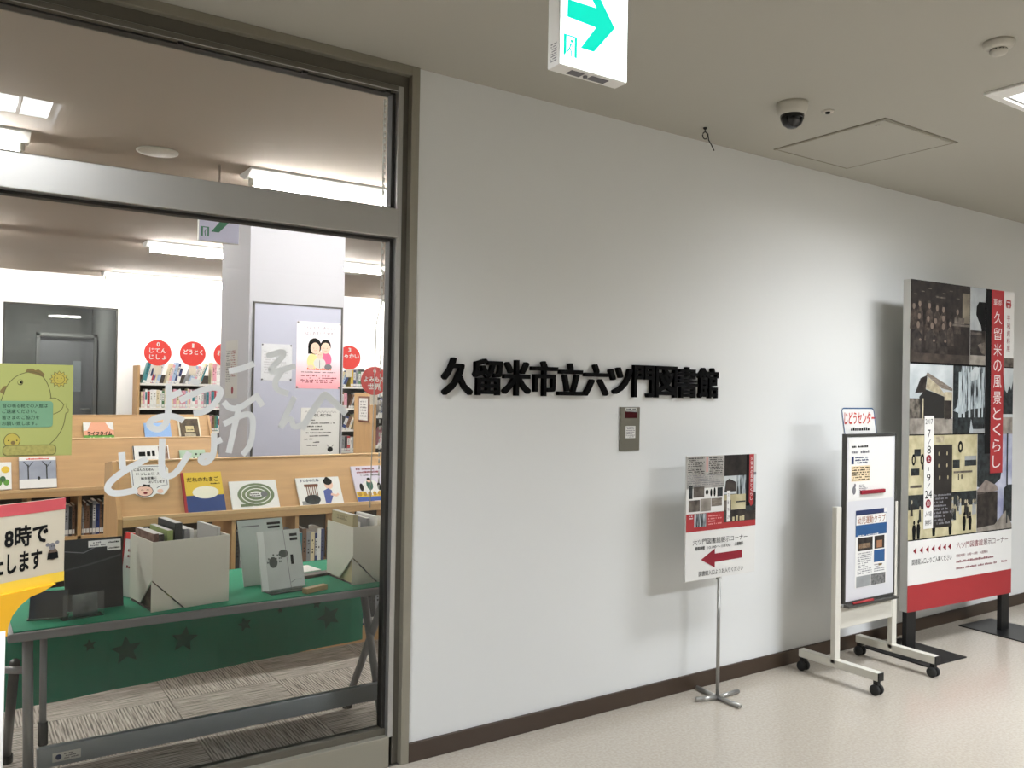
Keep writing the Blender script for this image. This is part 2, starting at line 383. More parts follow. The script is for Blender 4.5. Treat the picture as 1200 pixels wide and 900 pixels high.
def batten(x0, x1, y, label):
    t = thing('fluorescent_light', label, 'ceiling light', ((x0+x1)/2, y, H), group='bare tube lights on the library ceiling')
    h = (x1-x0)/2
    P = [(-h, -.115, 0), (-h, .115, 0), (-h, .112, -.012), (-h, .03, -.046), (-h, -.03, -.046), (-h, -.112, -.012)]
    MB().prism(P, (2*h, 0, 0), WHITE).build('housing', t)
    for a, b in ((-h+.02, h-.02),):
        MB().tube([(a+.02, 0, -.066), (b-.02, 0, -.066)], .019, TUBELIT, n=12).build('lamp_tube', t)
        for e in (a, b-.022): B(e, e+.022, -.02, .02, -.086, -.045, OFFW, bev=.003).build('socket', t)
rows = ((1.97, 'row nearest the glass frontage'), (4.94, 'row level with the pillar'), (7.34, 'row along the far wall'))
for y, rn in rows:
    for k, cn in ((-1, 'ending above the hen poster'), (0, 'starting left of the pillar'), (1, 'beyond the pillar towards the right wall')):
        x0 = 1.415+3.38*k
        batten(x0, x0+2.29, y, 'bare white tube light, %s, %s' % (rn, cn))

# ================================================================== CORRIDOR THINGS
# ---- raised letters
names = ['first', 'second', 'third', 'fourth', 'fifth', 'sixth', 'seventh', 'eighth', 'ninth', 'tenth', 'last']
shape = ['two crossing slanted strokes', 'boxed field with split top', 'eight-rayed rice star', 'hanging cloth on a crossbar', 'standing figure on a base line', 'lid over two spread legs', 'two ticks and a sweep', 'double gate with open middle', 'framed square enclosing strokes', 'stacked bars over a box', 'roofed left half beside boxes']
for i, ch in enumerate('久留米市立六ツ門図書館'):
    vs, fs = glyphs(ch); O = .020; x0 = min(v[0] for v in vs)-O; x1 = max(v[0] for v in vs)+O; y0 = min(v[1] for v in vs)-O; y1 = max(v[1] for v in vs)+O
    cx = 1.698+i*.1434; wd, ht = .139 if ch != '門' else .126, .150
    if ch in 'ツ': ht = .122
    if ch in '六立': ht = .142
    b = MB(); k = b.mi(LETTER); edges = [(a, c) for f in fs for a, c in zip(f, f[1:]+f[:1])]; es = set(edges)
    for n_, (dx, dy) in enumerate([(0, 0)]+[(p_, q_) for p_ in (-1, 0, 1) for q_ in (-1, 0, 1) if p_ or q_]):
        T = lambda v, y: (cx+((v[0]+dx*O-x0)/(x1-x0)-.5)*wd, y, 1.503+((v[1]+dy*O-y0)/(y1-y0)-.5)*ht)
        F = [b.bm.verts.new(T(v, -.022-n_*.00005)) for v in vs]; K = [b.bm.verts.new(T(v, -.001)) for v in vs]
        for f in fs:
            try: b.bm.faces.new([F[j] for j in f])
            except ValueError: pass
        for a, c in es:
            if (c, a) not in es: b.bm.faces.new([F[c], F[a], K[a], K[c]])
    tag(b.build('sign_letter'), 'raised black wall character, %s of the library name, %s' % (names[i], shape[i]), 'letter', 'raised characters of the library name on the wall')

# ---- wall plate under the letters
t = thing('wall_plate', 'narrow grey metal card plate with dark red window on the wall', 'plate', (2.569, 0, 1.181))
B(0, .12, -.008, 0, 0, .202, mat('plate_grey_metal', '6b685c', .45, metal=.4), bev=.002).build('faceplate', t)
B(.027, .101, -.0095, -.008, .150, .181, mat('dark_red_window', '3a0c10', .15), bev=.001).build('display_window', t)
MB().rect(.030, .185, .098, .198, PAPERD, 21).scrawl(.036, .187, .093, .197, INK, 22, 1, 3).build('name_strip', t)
MB().rect(.032, .058, .092, .114, PAPER, 21).scrawl(.036, .06, .088, .112, GINK, 22, 7, 5).build('notice', t)

# ---- exit sign
t = thing('exit_sign', 'lit white hanging exit sign with green right-pointing arrow on corridor ceiling', 'sign', (0, 0, 0))
MB().box(1.231, 1.453, -1.283, -1.235, 2.25, 2.475, WHITE, bev=.003).build('housing', t)
MB().box(1.335, 1.349, -1.267, -1.252, 2.475, H, WHITE).box(1.29, 1.394, -1.29, -1.23, H-.02, H, WHITE, bev=.004).build('stem', t)
MB().box(1.234, 1.450, -1.2845, -1.2825, 2.253, 2.472, EXITLIT).build('lit_face', t)
a = MB()
S = [(1.254,2.416),(1.345,2.418),(1.304,2.466),(1.345,2.462),(1.407,2.382),(1.339,2.305),(1.296,2.305),(1.344,2.368),(1.253,2.372)]
a.poly(S, EXITGRN, 1)
a.build('arrow', t, (0, -1.2848, 0))
a = MB(); a.poly([(1.243,2.327),(1.252,2.327),(1.252,2.284),(1.2475,2.276),(1.243,2.276)], EXITGRN).poly([(1.277,2.327),(1.285,2.327),(1.285,2.276),(1.277,2.276)], EXITGRN)
a.rect(1.243, 2.325, 1.285, 2.3285, EXITGRN).ell(1.268, 2.315, .004, .004, EXITGRN, 1, 10).line([(1.266, 2.309), (1.262, 2.296), (1.268, 2.288), (1.268, 2.277)], .004, EXITGRN).line([(1.262, 2.296), (1.255, 2.286)], .004, EXITGRN).line([(1.257, 2.305), (1.266, 2.307), (1.272, 2.300)], .003, EXITGRN)
a.build('running_figure', t, (0, -1.2848, 0))
a = MB().box(1.28, 1.32, -1.272, -1.248, 2.2485, 2.2502, GINK).box(1.345, 1.40, -1.272, -1.248, 2.2485, 2.2502, GINK).lathe([(.006, 2.246), (.006, 2.2502)], GINK, (1.332, -1.26, 0), 12)
a.build('underside_vents', t)
a = MB(); a.scrawl(-.012, 2.262, .012, 2.31, GINK, 1, 8, 9); a.build('maker_print', t, (1.2306, -1.262, 0), (0, 0, R(-90)))

# ---- ceiling fittings
t = thing('security_camera', 'white dome security camera with black bubble on corridor ceiling', 'camera', (2.985, -.61, H)); t.scale = (1.12, 1.12, 1.12)
MB().lathe([(.058, 0), (.058, -.012), (.054, -.030), (.046, -.047)], OFFW).build('mount', t)
MB().lathe([(.0445, -.047), (.043, -.062), (.034, -.082), (.018, -.094), (0, -.097)], mat('black_bubble', '0b0b0c', .12)).build('bubble', t)
t = thing('smoke_detector', 'round off-white smoke detector beside the ceiling light', 'detector', (3.04, -1.435, H)); t.scale = (.8, .8, .8)
MB().lathe([(.062, 0), (.062, -.012), (.056, -.026), (.044, -.034)], OFFW).build('base', t)
MB().lathe([(.034, -.033), (.036, -.046), (.028, -.056), (0, -.060)], OFFW).build('sensor_cap', t)
for k in range(8):
    B(.030, .0345, -.008, .008, -.044, -.036, BLACK, M=Matrix.Rotation(k*math.pi/4, 4, 'Z')).build('slot', t)
t = thing('ceiling_sensor', 'tiny flush ceiling sensor with black eye between camera and hatch', 'sensor', (3.188, -.64, H))
MB().lathe([(.026, 0), (.026, -.004), (.018, -.006)], OFFW).build('ring', t)
MB().lathe([(.011, -.004), (.010, -.012), (0, -.015)], BLACK, n=16).build('eye', t)
t = thing('cable', 'thin black cable looped and hanging from the ceiling by the wall', 'cable', (2.935, -.158, H))
c = [(0, 0, 0), (0, 0, -.02)] + [(.003+.016*math.sin(a), .004*math.sin(a/2), -.036+.016*math.cos(a)) for a in [k*math.pi/6 for k in range(0, 15)]]
c += [(.025, 0, -.055), (.045, 0, -.075), (.062, 0, -.098)]
MB().tube(c, .0026, BLACK, 8).build('wire', t)
MB().lathe([(.010, 0), (.010, -.004), (.004, -.010)], BLACK, n=12).build('grommet', t)
HATCH = mat('hatch_trim', '8a8577', .7)
t = thing('access_hatch', 'square ceiling access hatch panel with thin shadow gap', 'hatch', (3.775, -.43, H))
MB().box(-.308, -.294, -.308, .305, -.005, .0, HATCH).box(.297, .302, -.294, .305, -.002, .0, HATCH).box(-.294, .302, -.308, -.294, -.005, .0, HATCH).box(-.294, .302, .300, .305, -.002, .0, HATCH).build('frame', t)
B(-.287, .287, -.287, .287, -.004, .0, CEIL, bev=.001).build('panel', t)
for p in ((-.25, -.24), (-.25, -.225)): MB().lathe([(.003, -.004), (.003, -.006)], GINK, (p[0], p[1], 0), 8).build('screw', t)

# ---- poster on the thin stand
t = thing('poster_stand', 'thin metal floor stand holding white poster with dark red arrow', 'sign stand', (3.06, -.17, 0))
MB().tube([(0, 0, .008), (0, 0, .62)], .0085, ALU).build('pole', t)
for e in ((-.108, .034), (.15, .005), (.003, -.135), (.016, .145)):
    MB().tube([(0, 0, .012), (e[0], e[1], .012)], .0105, ALU, 10).build('base_leg', t)
sh = B(-.2385, .2385, -.012, -.004, .585, 1.161, PAPER, bev=.001).build('poster_board', t)
p = MB()
p.rect(0, .425, .25, .575, photo('grey_text_ground', '8e8a84', 'b3b0aa', 9), 1).scrawl(.008, .49, .115, .57, INK, 2, 9, 11).scrawl(.145, .49, .24, .57, INK, 2, 9, 12).scrawl(.005, .43, .245, .49, GINK, 2, 7, 13)
p.rect(.126, .50, .138, .57, mat('faded_red_print', 'c08d88', .7), 2)
p.rect(0, .308, .25, .425, PAPER, 1)
for q in ((.015, .379, .039, .44, PH_TREE), (.044, .384, .116, .434, PH_MID), (.203, .382, .24, .424, PH_TREE), (.015, .319, .088, .372, PH_MID), (.091, .317, .161, .376, PH_GROUND), (.164, .337, .236, .375, PH_ROOF)):
    p.rect(*q[:4], q[4], 2)
p.ell(.134, .406, .010, .012, INK, 2).ell(.162, .402, .007, .018, INK, 2).ell(.185, .404, .007, .021, INK, 2)
p.rect(.0, .227, .4765, .31, RED, 1).rect(.052, .247, .131, .308, PH_STREAK, 2).scrawl(.02, .285, .048, .305, PAPER, 2, 2, 4)
p.scrawl(.145, .25, .235, .30, mat('light_red_print', 'd08a86', .7), 2, 4, 7)
p.rect(.25, .255, .4765, .575, PH_TREE, 1)
p.rect(.25, .475, .416, .575, PH_DARK, 2).rect(.25, .388, .338, .475, PH_SKY, 2).poly([(.252, .40), (.26, .45), (.285, .462), (.33, .445), (.335, .40)], PH_HUT, 3).rect(.341, .384, .416, .475, PH_STREAK, 2)
p.rect(.25, .312, .402, .386, PH_BEIGE, 2).rect(.25, .312, .30, .36, PH_MID, 3).rect(.335, .345, .40, .352, PH_TREE, 3).rect(.25, .256, .402, .31, PH_HUT, 2)
for k, u in enumerate((.31, .335, .36, .38)): p.rect(u, .258, u+.014, .278+.004*(k % 2), PH_BEIGE, 3)
p.rect(.402, .256, .4765, .30, PH_HUT, 2).rect(.402, .30, .4765, .384, PH_TREE, 2)
p.rect(.405, .325, .43, .575, INK, 3).poly([(.425, .575), (.458, .575), (.458, .335), (.44, .321), (.425, .345)], RED, 4)
for k, ch in enumerate('久留米の風景とくらし'): p.text(ch, .434, .545-k*.0215, .450, .562-k*.0215, PAPER, 5)
p.rect(.459, .487, .4765, .575, PAPERD, 3).rect(.459, .473, .4765, .487, GINK, 3).rect(.459, .39, .4765, .473, PH_SKY, 3).rect(.269, .258, .293, .405, PAPER, 4)
for k, ch in enumerate('7896'): p.text('7/8-9/24'[k*2:k*2+2], .273, .375-k*.034, .289, .392-k*.034, GINK, 5)
p.build('exhibition_print', sh, (-.2385, -.0125, .585))
p = MB().text('六ツ門図書館展示コーナー', .045, .163, .418, .190, INK, 1).text('開館時間', .062, .138, .124, .156, INK, 1, .01).text('10:00〜18:00', .141, .139, .30, .152, INK, 1).text('入場無料', .328, .138, .389, .156, INK, 1, .01)
p.text('図書館入口よりお入りください', .087, .016, .391, .040, INK, 1)
p.build('lettering', sh, (-.2385, -.0125, .585))
MB().poly([(.10, .093), (.193, .138), (.193, .114), (.383, .115), (.383, .077), (.194, .074), (.194, .048)], DRED, 1).build('arrow', sh, (-.2385, -.0125, .585))
B(-.012, .012, -.004, .010, .57, .64, ALU, bev=.001).build('clip', t)

# ---- rolling whiteboard
t = thing('rolling_whiteboard', 'narrow white notice board on off-white castored frame against the wall', 'whiteboard', (4.03, -.30, 0))
for s in (-1, 1):
    x = s*.25
    B(x-.021, x+.021, -.014, .014, .09, .885, EASEL, bev=.003).build('post', t)
    B(x-.021, x+.021, -.25, .205, .072, .112, EASEL, bev=.002).build('foot_beam', t)
    B(x-.02, x+.02, -.256, -.25, .073, .111, BLACK).build('end_cap', t)
    for y in (-.232, .19):
        c = MB().box(x-.012, x+.012, y-.012, y+.012, .045, .072, RUBBER)
        for dx in (-.016, .016):
            c.lathe([(.008, -.008), (.024, -.008), (.026, -.004), (.026, .004), (.024, .008), (.008, .008)], RUBBER, n=18)
            M = Matrix.Translation((x+dx, y, .026)) @ Matrix.Rotation(R(90), 4, 'Y')
            bmesh.ops.transform(c.bm, matrix=M, verts=[v for v in c.bm.verts if not v.tag and v.co.length < .04])
            for v in c.bm.verts: v.tag = True
        c.build('caster', t)
B(-.229, .229, -.013, .013, .262, .372, EASEL, bev=.003).build('cross_bar', t)
MB().box(-.222, -.212, -.030, -.004, .388, 1.256, FRAME_D, bev=.002).box(.212, .222, -.030, -.004, .388, 1.256, FRAME_D, bev=.002).box(-.212, .212, -.030, -.004, 1.240, 1.256, FRAME_D, bev=.002).box(-.212, .212, -.030, -.004, .388, .40, FRAME_D, bev=.002).build('board_frame', t)
bd = B(-.212, .212, -.027, -.006, .40, 1.240, BOARDW).build('board', t)
B(-.22, .22, -.055, -.022, .372, .386, FRAME_D, bev=.002).build('pen_tray', t)
MB().tube([(-.17, -.046, .392), (.0, -.046, .392)], .0065, RED).build('marker_pen', None, (4.03, -.30, 0))
o = bpy.data.objects['marker_pen']; tag(o, 'red marker pen lying in the whiteboard tray', 'pen')
o = B(-.105, .105, -.014, 0, -.010, .010, DRED, bev=.003).build('magnet_bar', None, (4.03+.006, -.327, .378+.575)); tag(o, 'dark red magnetic bar holding the upper notice on the whiteboard', 'magnet')
n = MB().box(-.20, .195, -.0008, 0, .54-.865, .0, PAPER)
n.scrawl(-.175, -.055, -.03, -.035, INK, 4, 1, 2).scrawl(-.175, -.085, -.02, -.06, GINK, 4, 1, 4).scrawl(-.145, -.135, -.03, -.095, NAVY, 4, 3, 5).rect(-.175, -.135, -.155, -.096, NAVY, 4)
n.rect(-.175, -.225, -.012, -.145, mat('tan_panel', 'd8c3a0', .8), 3).scrawl(-.17, -.222, -.02, -.148, INK, 4, 6, 8).ell(-.15, -.27, .015, .022, GINK, 4).ell(-.143, -.245, .008, .01, GINK, 4).scrawl(-.105, -.285, -.035, -.24, GINK, 4, 5, 6)
o = n.build('notice_sheet', None, (4.03, -.3272, 1.236)); tag(o, 'white notice with tan text block on top of the whiteboard', 'notice')
n = MB().box(0, .276, -.0008, 0, 0, .40, PAPER); Bq = lambda v: v-.088
n.rect(0, Bq(.455), .25, Bq(.488), NAVY, 3).rect(.0, Bq(.352), .276, Bq(.465), BLUE, 3).rect(.004, Bq(.412), .272, Bq(.462), PAPER, 4).text('幼児運動クラブ', .014, Bq(.416), .262, Bq(.456), mat('brown_ink', '8a4f2e', .7), 5, .006)
n.scrawl(.02, Bq(.352), .2, Bq(.362), PAPER, 5, 1, 3)
n.rect(.02, Bq(.277), .15, Bq(.345), PH_HUT, 3).rect(.03, Bq(.29), .13, Bq(.315), photo('tan_crowd', '5d4632', '8f7a63', 60), 4).rect(.166, Bq(.277), .256, Bq(.345), PH_HUT, 3).rect(.185, Bq(.282), .235, Bq(.32), mat('tan_crowd2', '95694a', .7), 4)
n.rect(.162, Bq(.207), .26, Bq(.271), BLUE, 3).scrawl(.02, Bq(.155), .145, Bq(.27), GINK, 3, 11, 3).scrawl(.165, Bq(.155), .26, Bq(.20), GINK, 3, 4, 9).rect(.205, Bq(.186), .235, Bq(.197), mat('olive_ink', '6e5a2c', .7), 4)
n.rect(.01, Bq(.09), .13, Bq(.147), PH_GREY, 3).rect(.136, Bq(.09), .268, Bq(.147), photo('map_print', '4c4c4c', '7d7d7b', 60), 3)
o = n.build('club_flyer', None, (4.03-.21+.078, -.3272, .40+.06)); tag(o, 'white flyer with blue bands and two photos on the whiteboard', 'flyer')
def rr(u0, v0, u1, v1, r, sh=0, n=5):
    P = []
    for cx, cy, a0 in ((u1-r, v0+r, -90), (u1-r, v1-r, 0), (u0+r, v1-r, 90), (u0+r, v0+r, 180)):
        for k in range(n+1): a = R(a0+90*k/n); P.append((cx+r*math.cos(a), cy+r*math.sin(a)))
    return [(u+sh*(v-v0)/(v1-v0), v) for u, v in P]
t = thing('header_sign', 'slanted white header card with blue outline and red lettering above whiteboard', 'sign', (4.03, -.29, 1.262))
MB().prism([(u, 0, v) for u, v in rr(-.178, -.03, .106, .128, .02, -.034)], (0, .003, 0), PAPER).build('card', t)
MB().line(rr(-.175, -.027, .103, .125, .018, -.034), .006, BLUE, 2, True).build('outline', t)
p = MB()
p.text('じどうセンター', -.185, .042, .086, .106, mat('sign_red_ink', 'b8352c', .6), 2, .02)
p.scrawl(-.128, .002, .052, .034, INK, 2, 1, 6, 1)
p.build('lettering', t)

# ---- exhibition panel
t = thing('exhibition_panel', 'tall exhibition panel of old photographs with red title band, black feet', 'display panel', (4.515, -.243, 0), rz=math.atan2(-.06, 1.05))
B(0, 1.05, 0, .045, .235, 2.12, PAPERD, bev=.002).build('board', t)
for x in (.012, .965):
    B(x, x+.085, .008, .036, .006, .235, BLACK, bev=.002).build('post', t)
    B(x-.12, x+.24, -.20, .21, .0, .007, mat('black_steel_plate', '1c1c1d', .35, metal=.3), bev=.002).build('foot_plate', t)
def pan(b, name): return b.build(name, t, (0, -.0006, .235))
p = MB().rect(0, 1.415, .58, 1.885, PH_DARK, 1)
for k in range(8): p.rect(.03+k*.068, 1.80+.02*(k % 3), .06+k*.068, 1.806+.02*(k % 3), PH_MID, 2)
p.rect(.50, 1.66, .575, 1.84, photo('bright_lamp_wall', '544c40', '837a69', 6), 2).rect(.24, 1.795, .33, 1.803, PH_MID, 2)
rn = random.Random(3)
heads = [(.03, 1.745), (.085, 1.76), (.175, 1.755), (.25, 1.745), (.31, 1.74), (.45, 1.735), (.08, 1.69), (.165, 1.68), (.235, 1.67), (.31, 1.69), (.38, 1.66)]
for (u, v) in heads:
    p.poly([(u-.035, v-.14), (u-.03, v-.05), (u-.012, v-.03), (u+.012, v-.03), (u+.03, v-.05), (u+.035, v-.14)], photo('tunic', '241d19', '4a4039', 30), 2)
    p.ell(u, v-.01, .013, .019, mat('sepia_face', '675a4f', .7), 3, 12).poly([(u-.016, v+.004), (u+.016, v+.004), (u+.012, v+.018), (u-.012, v+.018)], PH_HUT, 4)
for u in (.06, .19, .30): p.poly([(u-.05, 1.47), (u-.045, 1.58), (u, 1.61), (u+.05, 1.57), (u+.055, 1.47)], PH_HUT, 4).ell(u+.01, 1.63, .015, .02, mat('sepia_face', '675a4f', .7), 5, 12).ell(u+.03, 1.545, .012, .008, mat('sepia_face', '675a4f', .7), 5, 10)
p.rect(0, 1.415, .58, 1.47, photo('wood_floor_print', '2a2420', '463d36', 15), 2).rect(.40, 1.64, .575, 1.652, PH_MID, 3).rect(.42, 1.655, .52, 1.69, PH_MID, 3)
pan(p, 'group_photo')
p = MB().rect(.583, 1.415, .742, 1.885, PH_HUT, 1).rect(.583, 1.625, .742, 1.885, PH_GREY, 2).poly([(.742, 1.80), (.67, 1.80), (.645, 1.77), (.64, 1.72), (.67, 1.68), (.69, 1.66), (.70, 1.625), (.742, 1.625)], INK, 3).rect(.583, 1.60, .70, 1.613, PH_MID, 3).poly([(.66, 1.54), (.742, 1.56), (.742, 1.48), (.70, 1.49)], PH_MID, 3).rect(.583, 1.415, .742, 1.475, PH_GROUND, 3)
pan(p, 'portrait_photo')
p = MB().rect(0, 1.0, .412, 1.408, PH_SKY, 1).poly([(.15, 1.345), (.165, 1.36), (.33, 1.30), (.408, 1.27), (.408, 1.255), (.30, 1.27)], PH_ROOF, 3).poly([(.05, 1.24), (.10, 1.325), (.165, 1.345), (.15, 1.27), (.15, 1.245)], PH_HUT, 2).poly([(.15, 1.265), (.165, 1.335), (.27, 1.285), (.34, 1.23), (.33, 1.222)], PH_STRAW, 4)
p.poly([(.09, 1.22), (.15, 1.262), (.33, 1.222), (.33, 1.09), (.10, 1.08)], mat('black_doorway_print', '141311', .6), 2).rect(.33, 1.10, .408, 1.25, PH_STRAW, 2).rect(.33, 1.09, .40, 1.2, PH_HUT, 3).rect(.0, 1.0, .412, 1.095, PH_GROUND, 3).rect(.0, 1.09, .10, 1.21, photo('village_print', '3a352f', '7c756b', 25), 2).rect(.115, 1.09, .13, 1.21, PH_STRAW, 4)
pan(p, 'gate_photo')
p = MB().rect(.415, 1.0, .742, 1.408, PH_STREAK, 1).poly([(.415, 1.0), (.415, 1.14), (.50, 1.12), (.60, 1.15), (.742, 1.16), (.742, 1.0)], PH_TREE, 2).poly([(.415, 1.408), (.50, 1.408), (.48, 1.30), (.45, 1.16), (.415, 1.14)], PH_TREE, 2)
for u, wd in ((.47, .03), (.52, .015), (.57, .022), (.63, .012), (.67, .02), (.71, .014)): p.rect(u, 1.10, u+wd, 1.37, photo('banner_white', '8a9496', 'b7c0c2', 12), 3)
p.poly([(.56, 1.35), (.64, 1.408), (.68, 1.40), (.66, 1.33), (.60, 1.32)], PH_SKY, 3).poly([(.58, 1.0), (.60, 1.09), (.63, 1.0)], PH_SKY, 3).rect(.62, 1.0, .742, 1.03, PH_GREY, 3)
pan(p, 'forest_photo')
p = MB().rect(0, .66, .668, 1.0, PH_BEIGE, 1)
for u in (.03, .11): p.ell(u+.015, .86, .018, .033, INK, 2, 16).ell(u+.015, .86, .007, .018, PH_BEIGE, 3, 12)
p.ell(.495, .925, .024, .035, INK, 2, 16).ell(.495, .925, .009, .017, PH_BEIGE, 3, 12)
for q in ((.05, .88, .11, .92), (.02, .77, .10, .81), (.42, .80, .49, .85), (.54, .81, .66, .87), (.12, .80, .138, .83)): p.rect(*q, PH_TREE, 2)
p.rect(.015, .70, .12, .715, PH_MID, 2).rect(.43, .77, .62, .782, PH_MID, 2).rect(.475, .73, .485, .765, PH_HUT, 2).rect(.505, .735, .52, .76, PH_HUT, 2).rect(.54, .845, .66, .87, PH_GREY, 3).rect(.25, .955, .33, .99, PH_STRAW, 2)
pan(p, 'objects_photo')
p = MB().rect(0, .405, .668, .66, PH_BEIGE, 1).rect(0, .575, .668, .66, PH_TREE, 2)
for k in range(22):
    u = .01+rn.random()*.63; v = .49+rn.random()*.06; p.poly([(u, v), (u+.006, v+.07), (u+.020, v+.07), (u+.026, v)], (PH_HUT, PH_TREE, PH_GREY)[k % 3], 3).ell(u+.013, v+.08, .008, .012, PH_STRAW, 4, 10)
for u, v in ((.055, .405), (.095, .408), (.24, .415), (.40, .41), (.54, .425), (.60, .425)): p.poly([(u-.012, v), (u-.018, v+.06), (u-.012, v+.085), (u+.012, v+.085), (u+.018, v+.06), (u+.012, v)], INK, 4).ell(u, v+.098, .009, .013, INK, 5, 10)
pan(p, 'crowd_photo')
p = MB().rect(.671, .405, 1.05, 1.0, PH_BLUE, 1).poly([(.671, 1.0), (.74, 1.0), (.78, .92), (.86, .86), (.94, .80), (.92, .72), (.80, .66), (.671, .68)], PH_TREE, 2).poly([(.671, .66), (.76, .72), (.88, .68), (.90, .65), (.671, .63)], photo('hut_roof', '6d625b', '8c8179', 20), 3).rect(.671, .42, .89, .645, PH_HUT, 3).poly([(.671, .405), (.671, .43), (.86, .44), (.98, .52), (1.05, .43), (1.05, .405)], PH_GROUND, 4).poly([(.95, .45), (.96, .66), (1.0, .68), (1.05, .68), (1.05, .45)], PH_TREE, 3).rect(.985, .44, 1.0, 1.0, PH_TREE, 5)
pan(p, 'street_photo')
p = MB().rect(.94, .996, 1.05, 1.408, PH_SKY, 1).poly([(.94, 1.12), (.94, 1.38), (.96, 1.27), (.985, 1.25), (1.01, 1.30), (1.03, 1.27), (1.05, 1.33), (1.05, 1.12)], PH_TREE, 2).rect(.94, .996, 1.05, 1.10, PH_GROUND, 2)
pan(p, 'tree_photo')
p = MB().rect(.742, .878, .803, 1.885, INK, 6).rect(0, .401, 1.05, .4075, INK, 6).rect(0, .998, .742, 1.004, INK, 5).rect(0, 1.406, .742, 1.417, INK, 5).rect(.228, .46, .412, .941, photo('dark_text_block', '1f1c1a', '2c2825', 10), 6).scrawl(.24, .475, .40, .66, GINK, 7, 9, 5)
for q in ((.27, .89), (.35, .89), (.27, .82), (.35, .82), (.28, .75), (.36, .75)): p.ell(q[0]+.01, q[1], .006, .012, PH_BEIGE, 7, 8)
p.rect(.94, 1.414, 1.05, 1.47, PH_MID, 5).rect(.94, 1.408, 1.05, 1.414, INK, 5)
pan(p, 'dark_bars')
tb = pan(MB().rect(.803, .757, .938, 1.885, RED, 7), 'title_band')
p = MB().text('軍', .822, 1.79, .862, 1.83, PAPER, 8).text('都', .872, 1.79, .912, 1.83, PAPER, 8)
for k, ch in enumerate('久留米の風景とくらし'): p.text(ch, .828, 1.676-k*.0985, .914, 1.752-k*.0985, PAPER, 8)
p.build('title_lettering', tb)
wc = pan(MB().rect(.938, 1.47, 1.05, 1.885, PAPER, 6), 'white_column')
p = MB().poly([(.955, 1.80), (.962, 1.832), (1.01, 1.832), (1.017, 1.80), (1.008, 1.782), (.964, 1.782)], RED, 8).rect(.968, 1.815, 1.004, 1.822, PAPER, 9).rect(.975, 1.785, .982, 1.80, PAPER, 9).rect(.99, 1.785, .997, 1.80, PAPER, 9)
p.build('emblem', wc); p = MB()
for k, ch in enumerate('平和資料展'): p.text(ch, .968, 1.70-k*.047, 1.006, 1.735-k*.047, DRED, 8)
p.build('lettering', wc)
ds = pan(MB().rect(.139, .461, .229, 1.11, PAPER, 8), 'date_strip')
p = MB().text('2017', .147, 1.062, .215, 1.092, INK, 9).text('7', .168, .985, .196, 1.03, INK, 9).text('/', .17, .945, .20, .975, GINK, 9).text('8', .166, .892, .202, .938, INK, 9).ell(.182, .861, .025, .025, DRED, 9).text('土', .170, .849, .194, .873, PAPER, 10).rect(.180, .793, .185, .815, INK, 9).text('9', .164, .731, .20, .777, INK, 9).text('/', .17, .695, .20, .722, GINK, 9).text('24', .15, .635, .215, .681, INK, 9).ell(.182, .605, .025, .025, DRED, 9).text('日', .171, .593, .193, .617, PAPER, 10)
p.build('date_lettering', ds); p = MB()
p.text('入場', .153, .530, .215, .561, INK, 9).text('無料', .153, .480, .215, .513, INK, 9)
p.build('admission_lettering', ds)
pan(MB().rect(0, .15, 1.05, .401, PAPER, 5), 'white_footer')
for u in (.047, .107, .163, .219, .278, .330, .379): pan(MB().poly([(u, .342), (u+.03, .362), (u+.03, .322)], DRED, 7), 'footer_arrow')
p = MB().text('図書館入口よりご入場ください', .038, .262, .417, .296, INK, 7).text('六ツ門図書館', .463, .322, .735, .360, DRED, 7).text('展示コーナー', .742, .322, 1.008, .358, mat('dark_maroon_ink', '4b1a20', .7), 7)
p.text('開館時間：10時～18時　入館無料', .463, .272, .79, .290, mat('faded_maroon_ink', '8c5a5e', .7), 7).scrawl(.463, .234, .91, .258, mat('faded_maroon_ink', '8c5a5e', .7), 7, 1, 5, 1).scrawl(.463, .196, 1.0, .218, mat('faded_maroon_ink', '8c5a5e', .7), 7, 1, 8)
pan(p, 'footer_lettering')
pan(MB().rect(0, 0, 1.05, .15, RED, 6), 'red_base_band')

# ---- floor sign in front of the glass
t = thing('floor_sign', 'standing floor sign with cream panel, red top stripe and yellow neck', 'sign stand', (.27, -.4, 0), rz=R(30))
pn = B(-.36, 0, 0, .006, .921, 1.142, CREAM, bev=.001).build('sign_panel', t)
MB().rect(-.36, 1.112, 0, 1.142, mat('stripe_red', 'b84a50', .6), 1).build('red_stripe', pn, (0, -.0003, 0))
MB().rect(-.36, .921, 0, .947, YEL, 1).build('yellow_stripe', pn, (0, -.0003, 0))
p = MB().text('8時で', -.165, 1.030, -.048, 1.084, INK, 1, .03).text('いたします', -.228, .966, -.064, 1.018, INK, 1, .03)
p.build('lettering', pn, (0, -.0003, 0))
p = MB().ell(-.034, .998, .014, .016, mat('brown_ink2', '5b4a3c', .7), 1).poly([(-.05, .985), (-.018, .985), (-.02, 1.002), (-.048, 1.002)], INK, 2).ell(-.036, 1.018, .009, .010, GINK, 2, 12).ell(-.049, 1.024, .006, .005, GINK, 2, 10).ell(-.022, 1.027, .006, .005, GINK, 2, 10).ell(-.038, 1.019, .0015, .0015, INK, 3, 6).ell(-.032, 1.019, .0015, .0015, INK, 3, 6)
p.build('animal_drawing', pn, (0, -.0003, 0))
hx = [(-.03, .9205), (-.05, .913), (-.071, .906), (-.101, .900), (-.128, .884), (-.148, .862), (-.158, .838), (-.160, .815)]
mir = [(-.36-u, v) for u, v in hx]
P = hx + mir[::-1]
MB().prism([(u, -.012, v) for u, v in P], (0, .03, 0), YELLOW).build('yellow_neck', t)
MB().tube([(-.18, .003, .02), (-.18, .003, .83)], .0215, WHITE, 16).build('post', t)
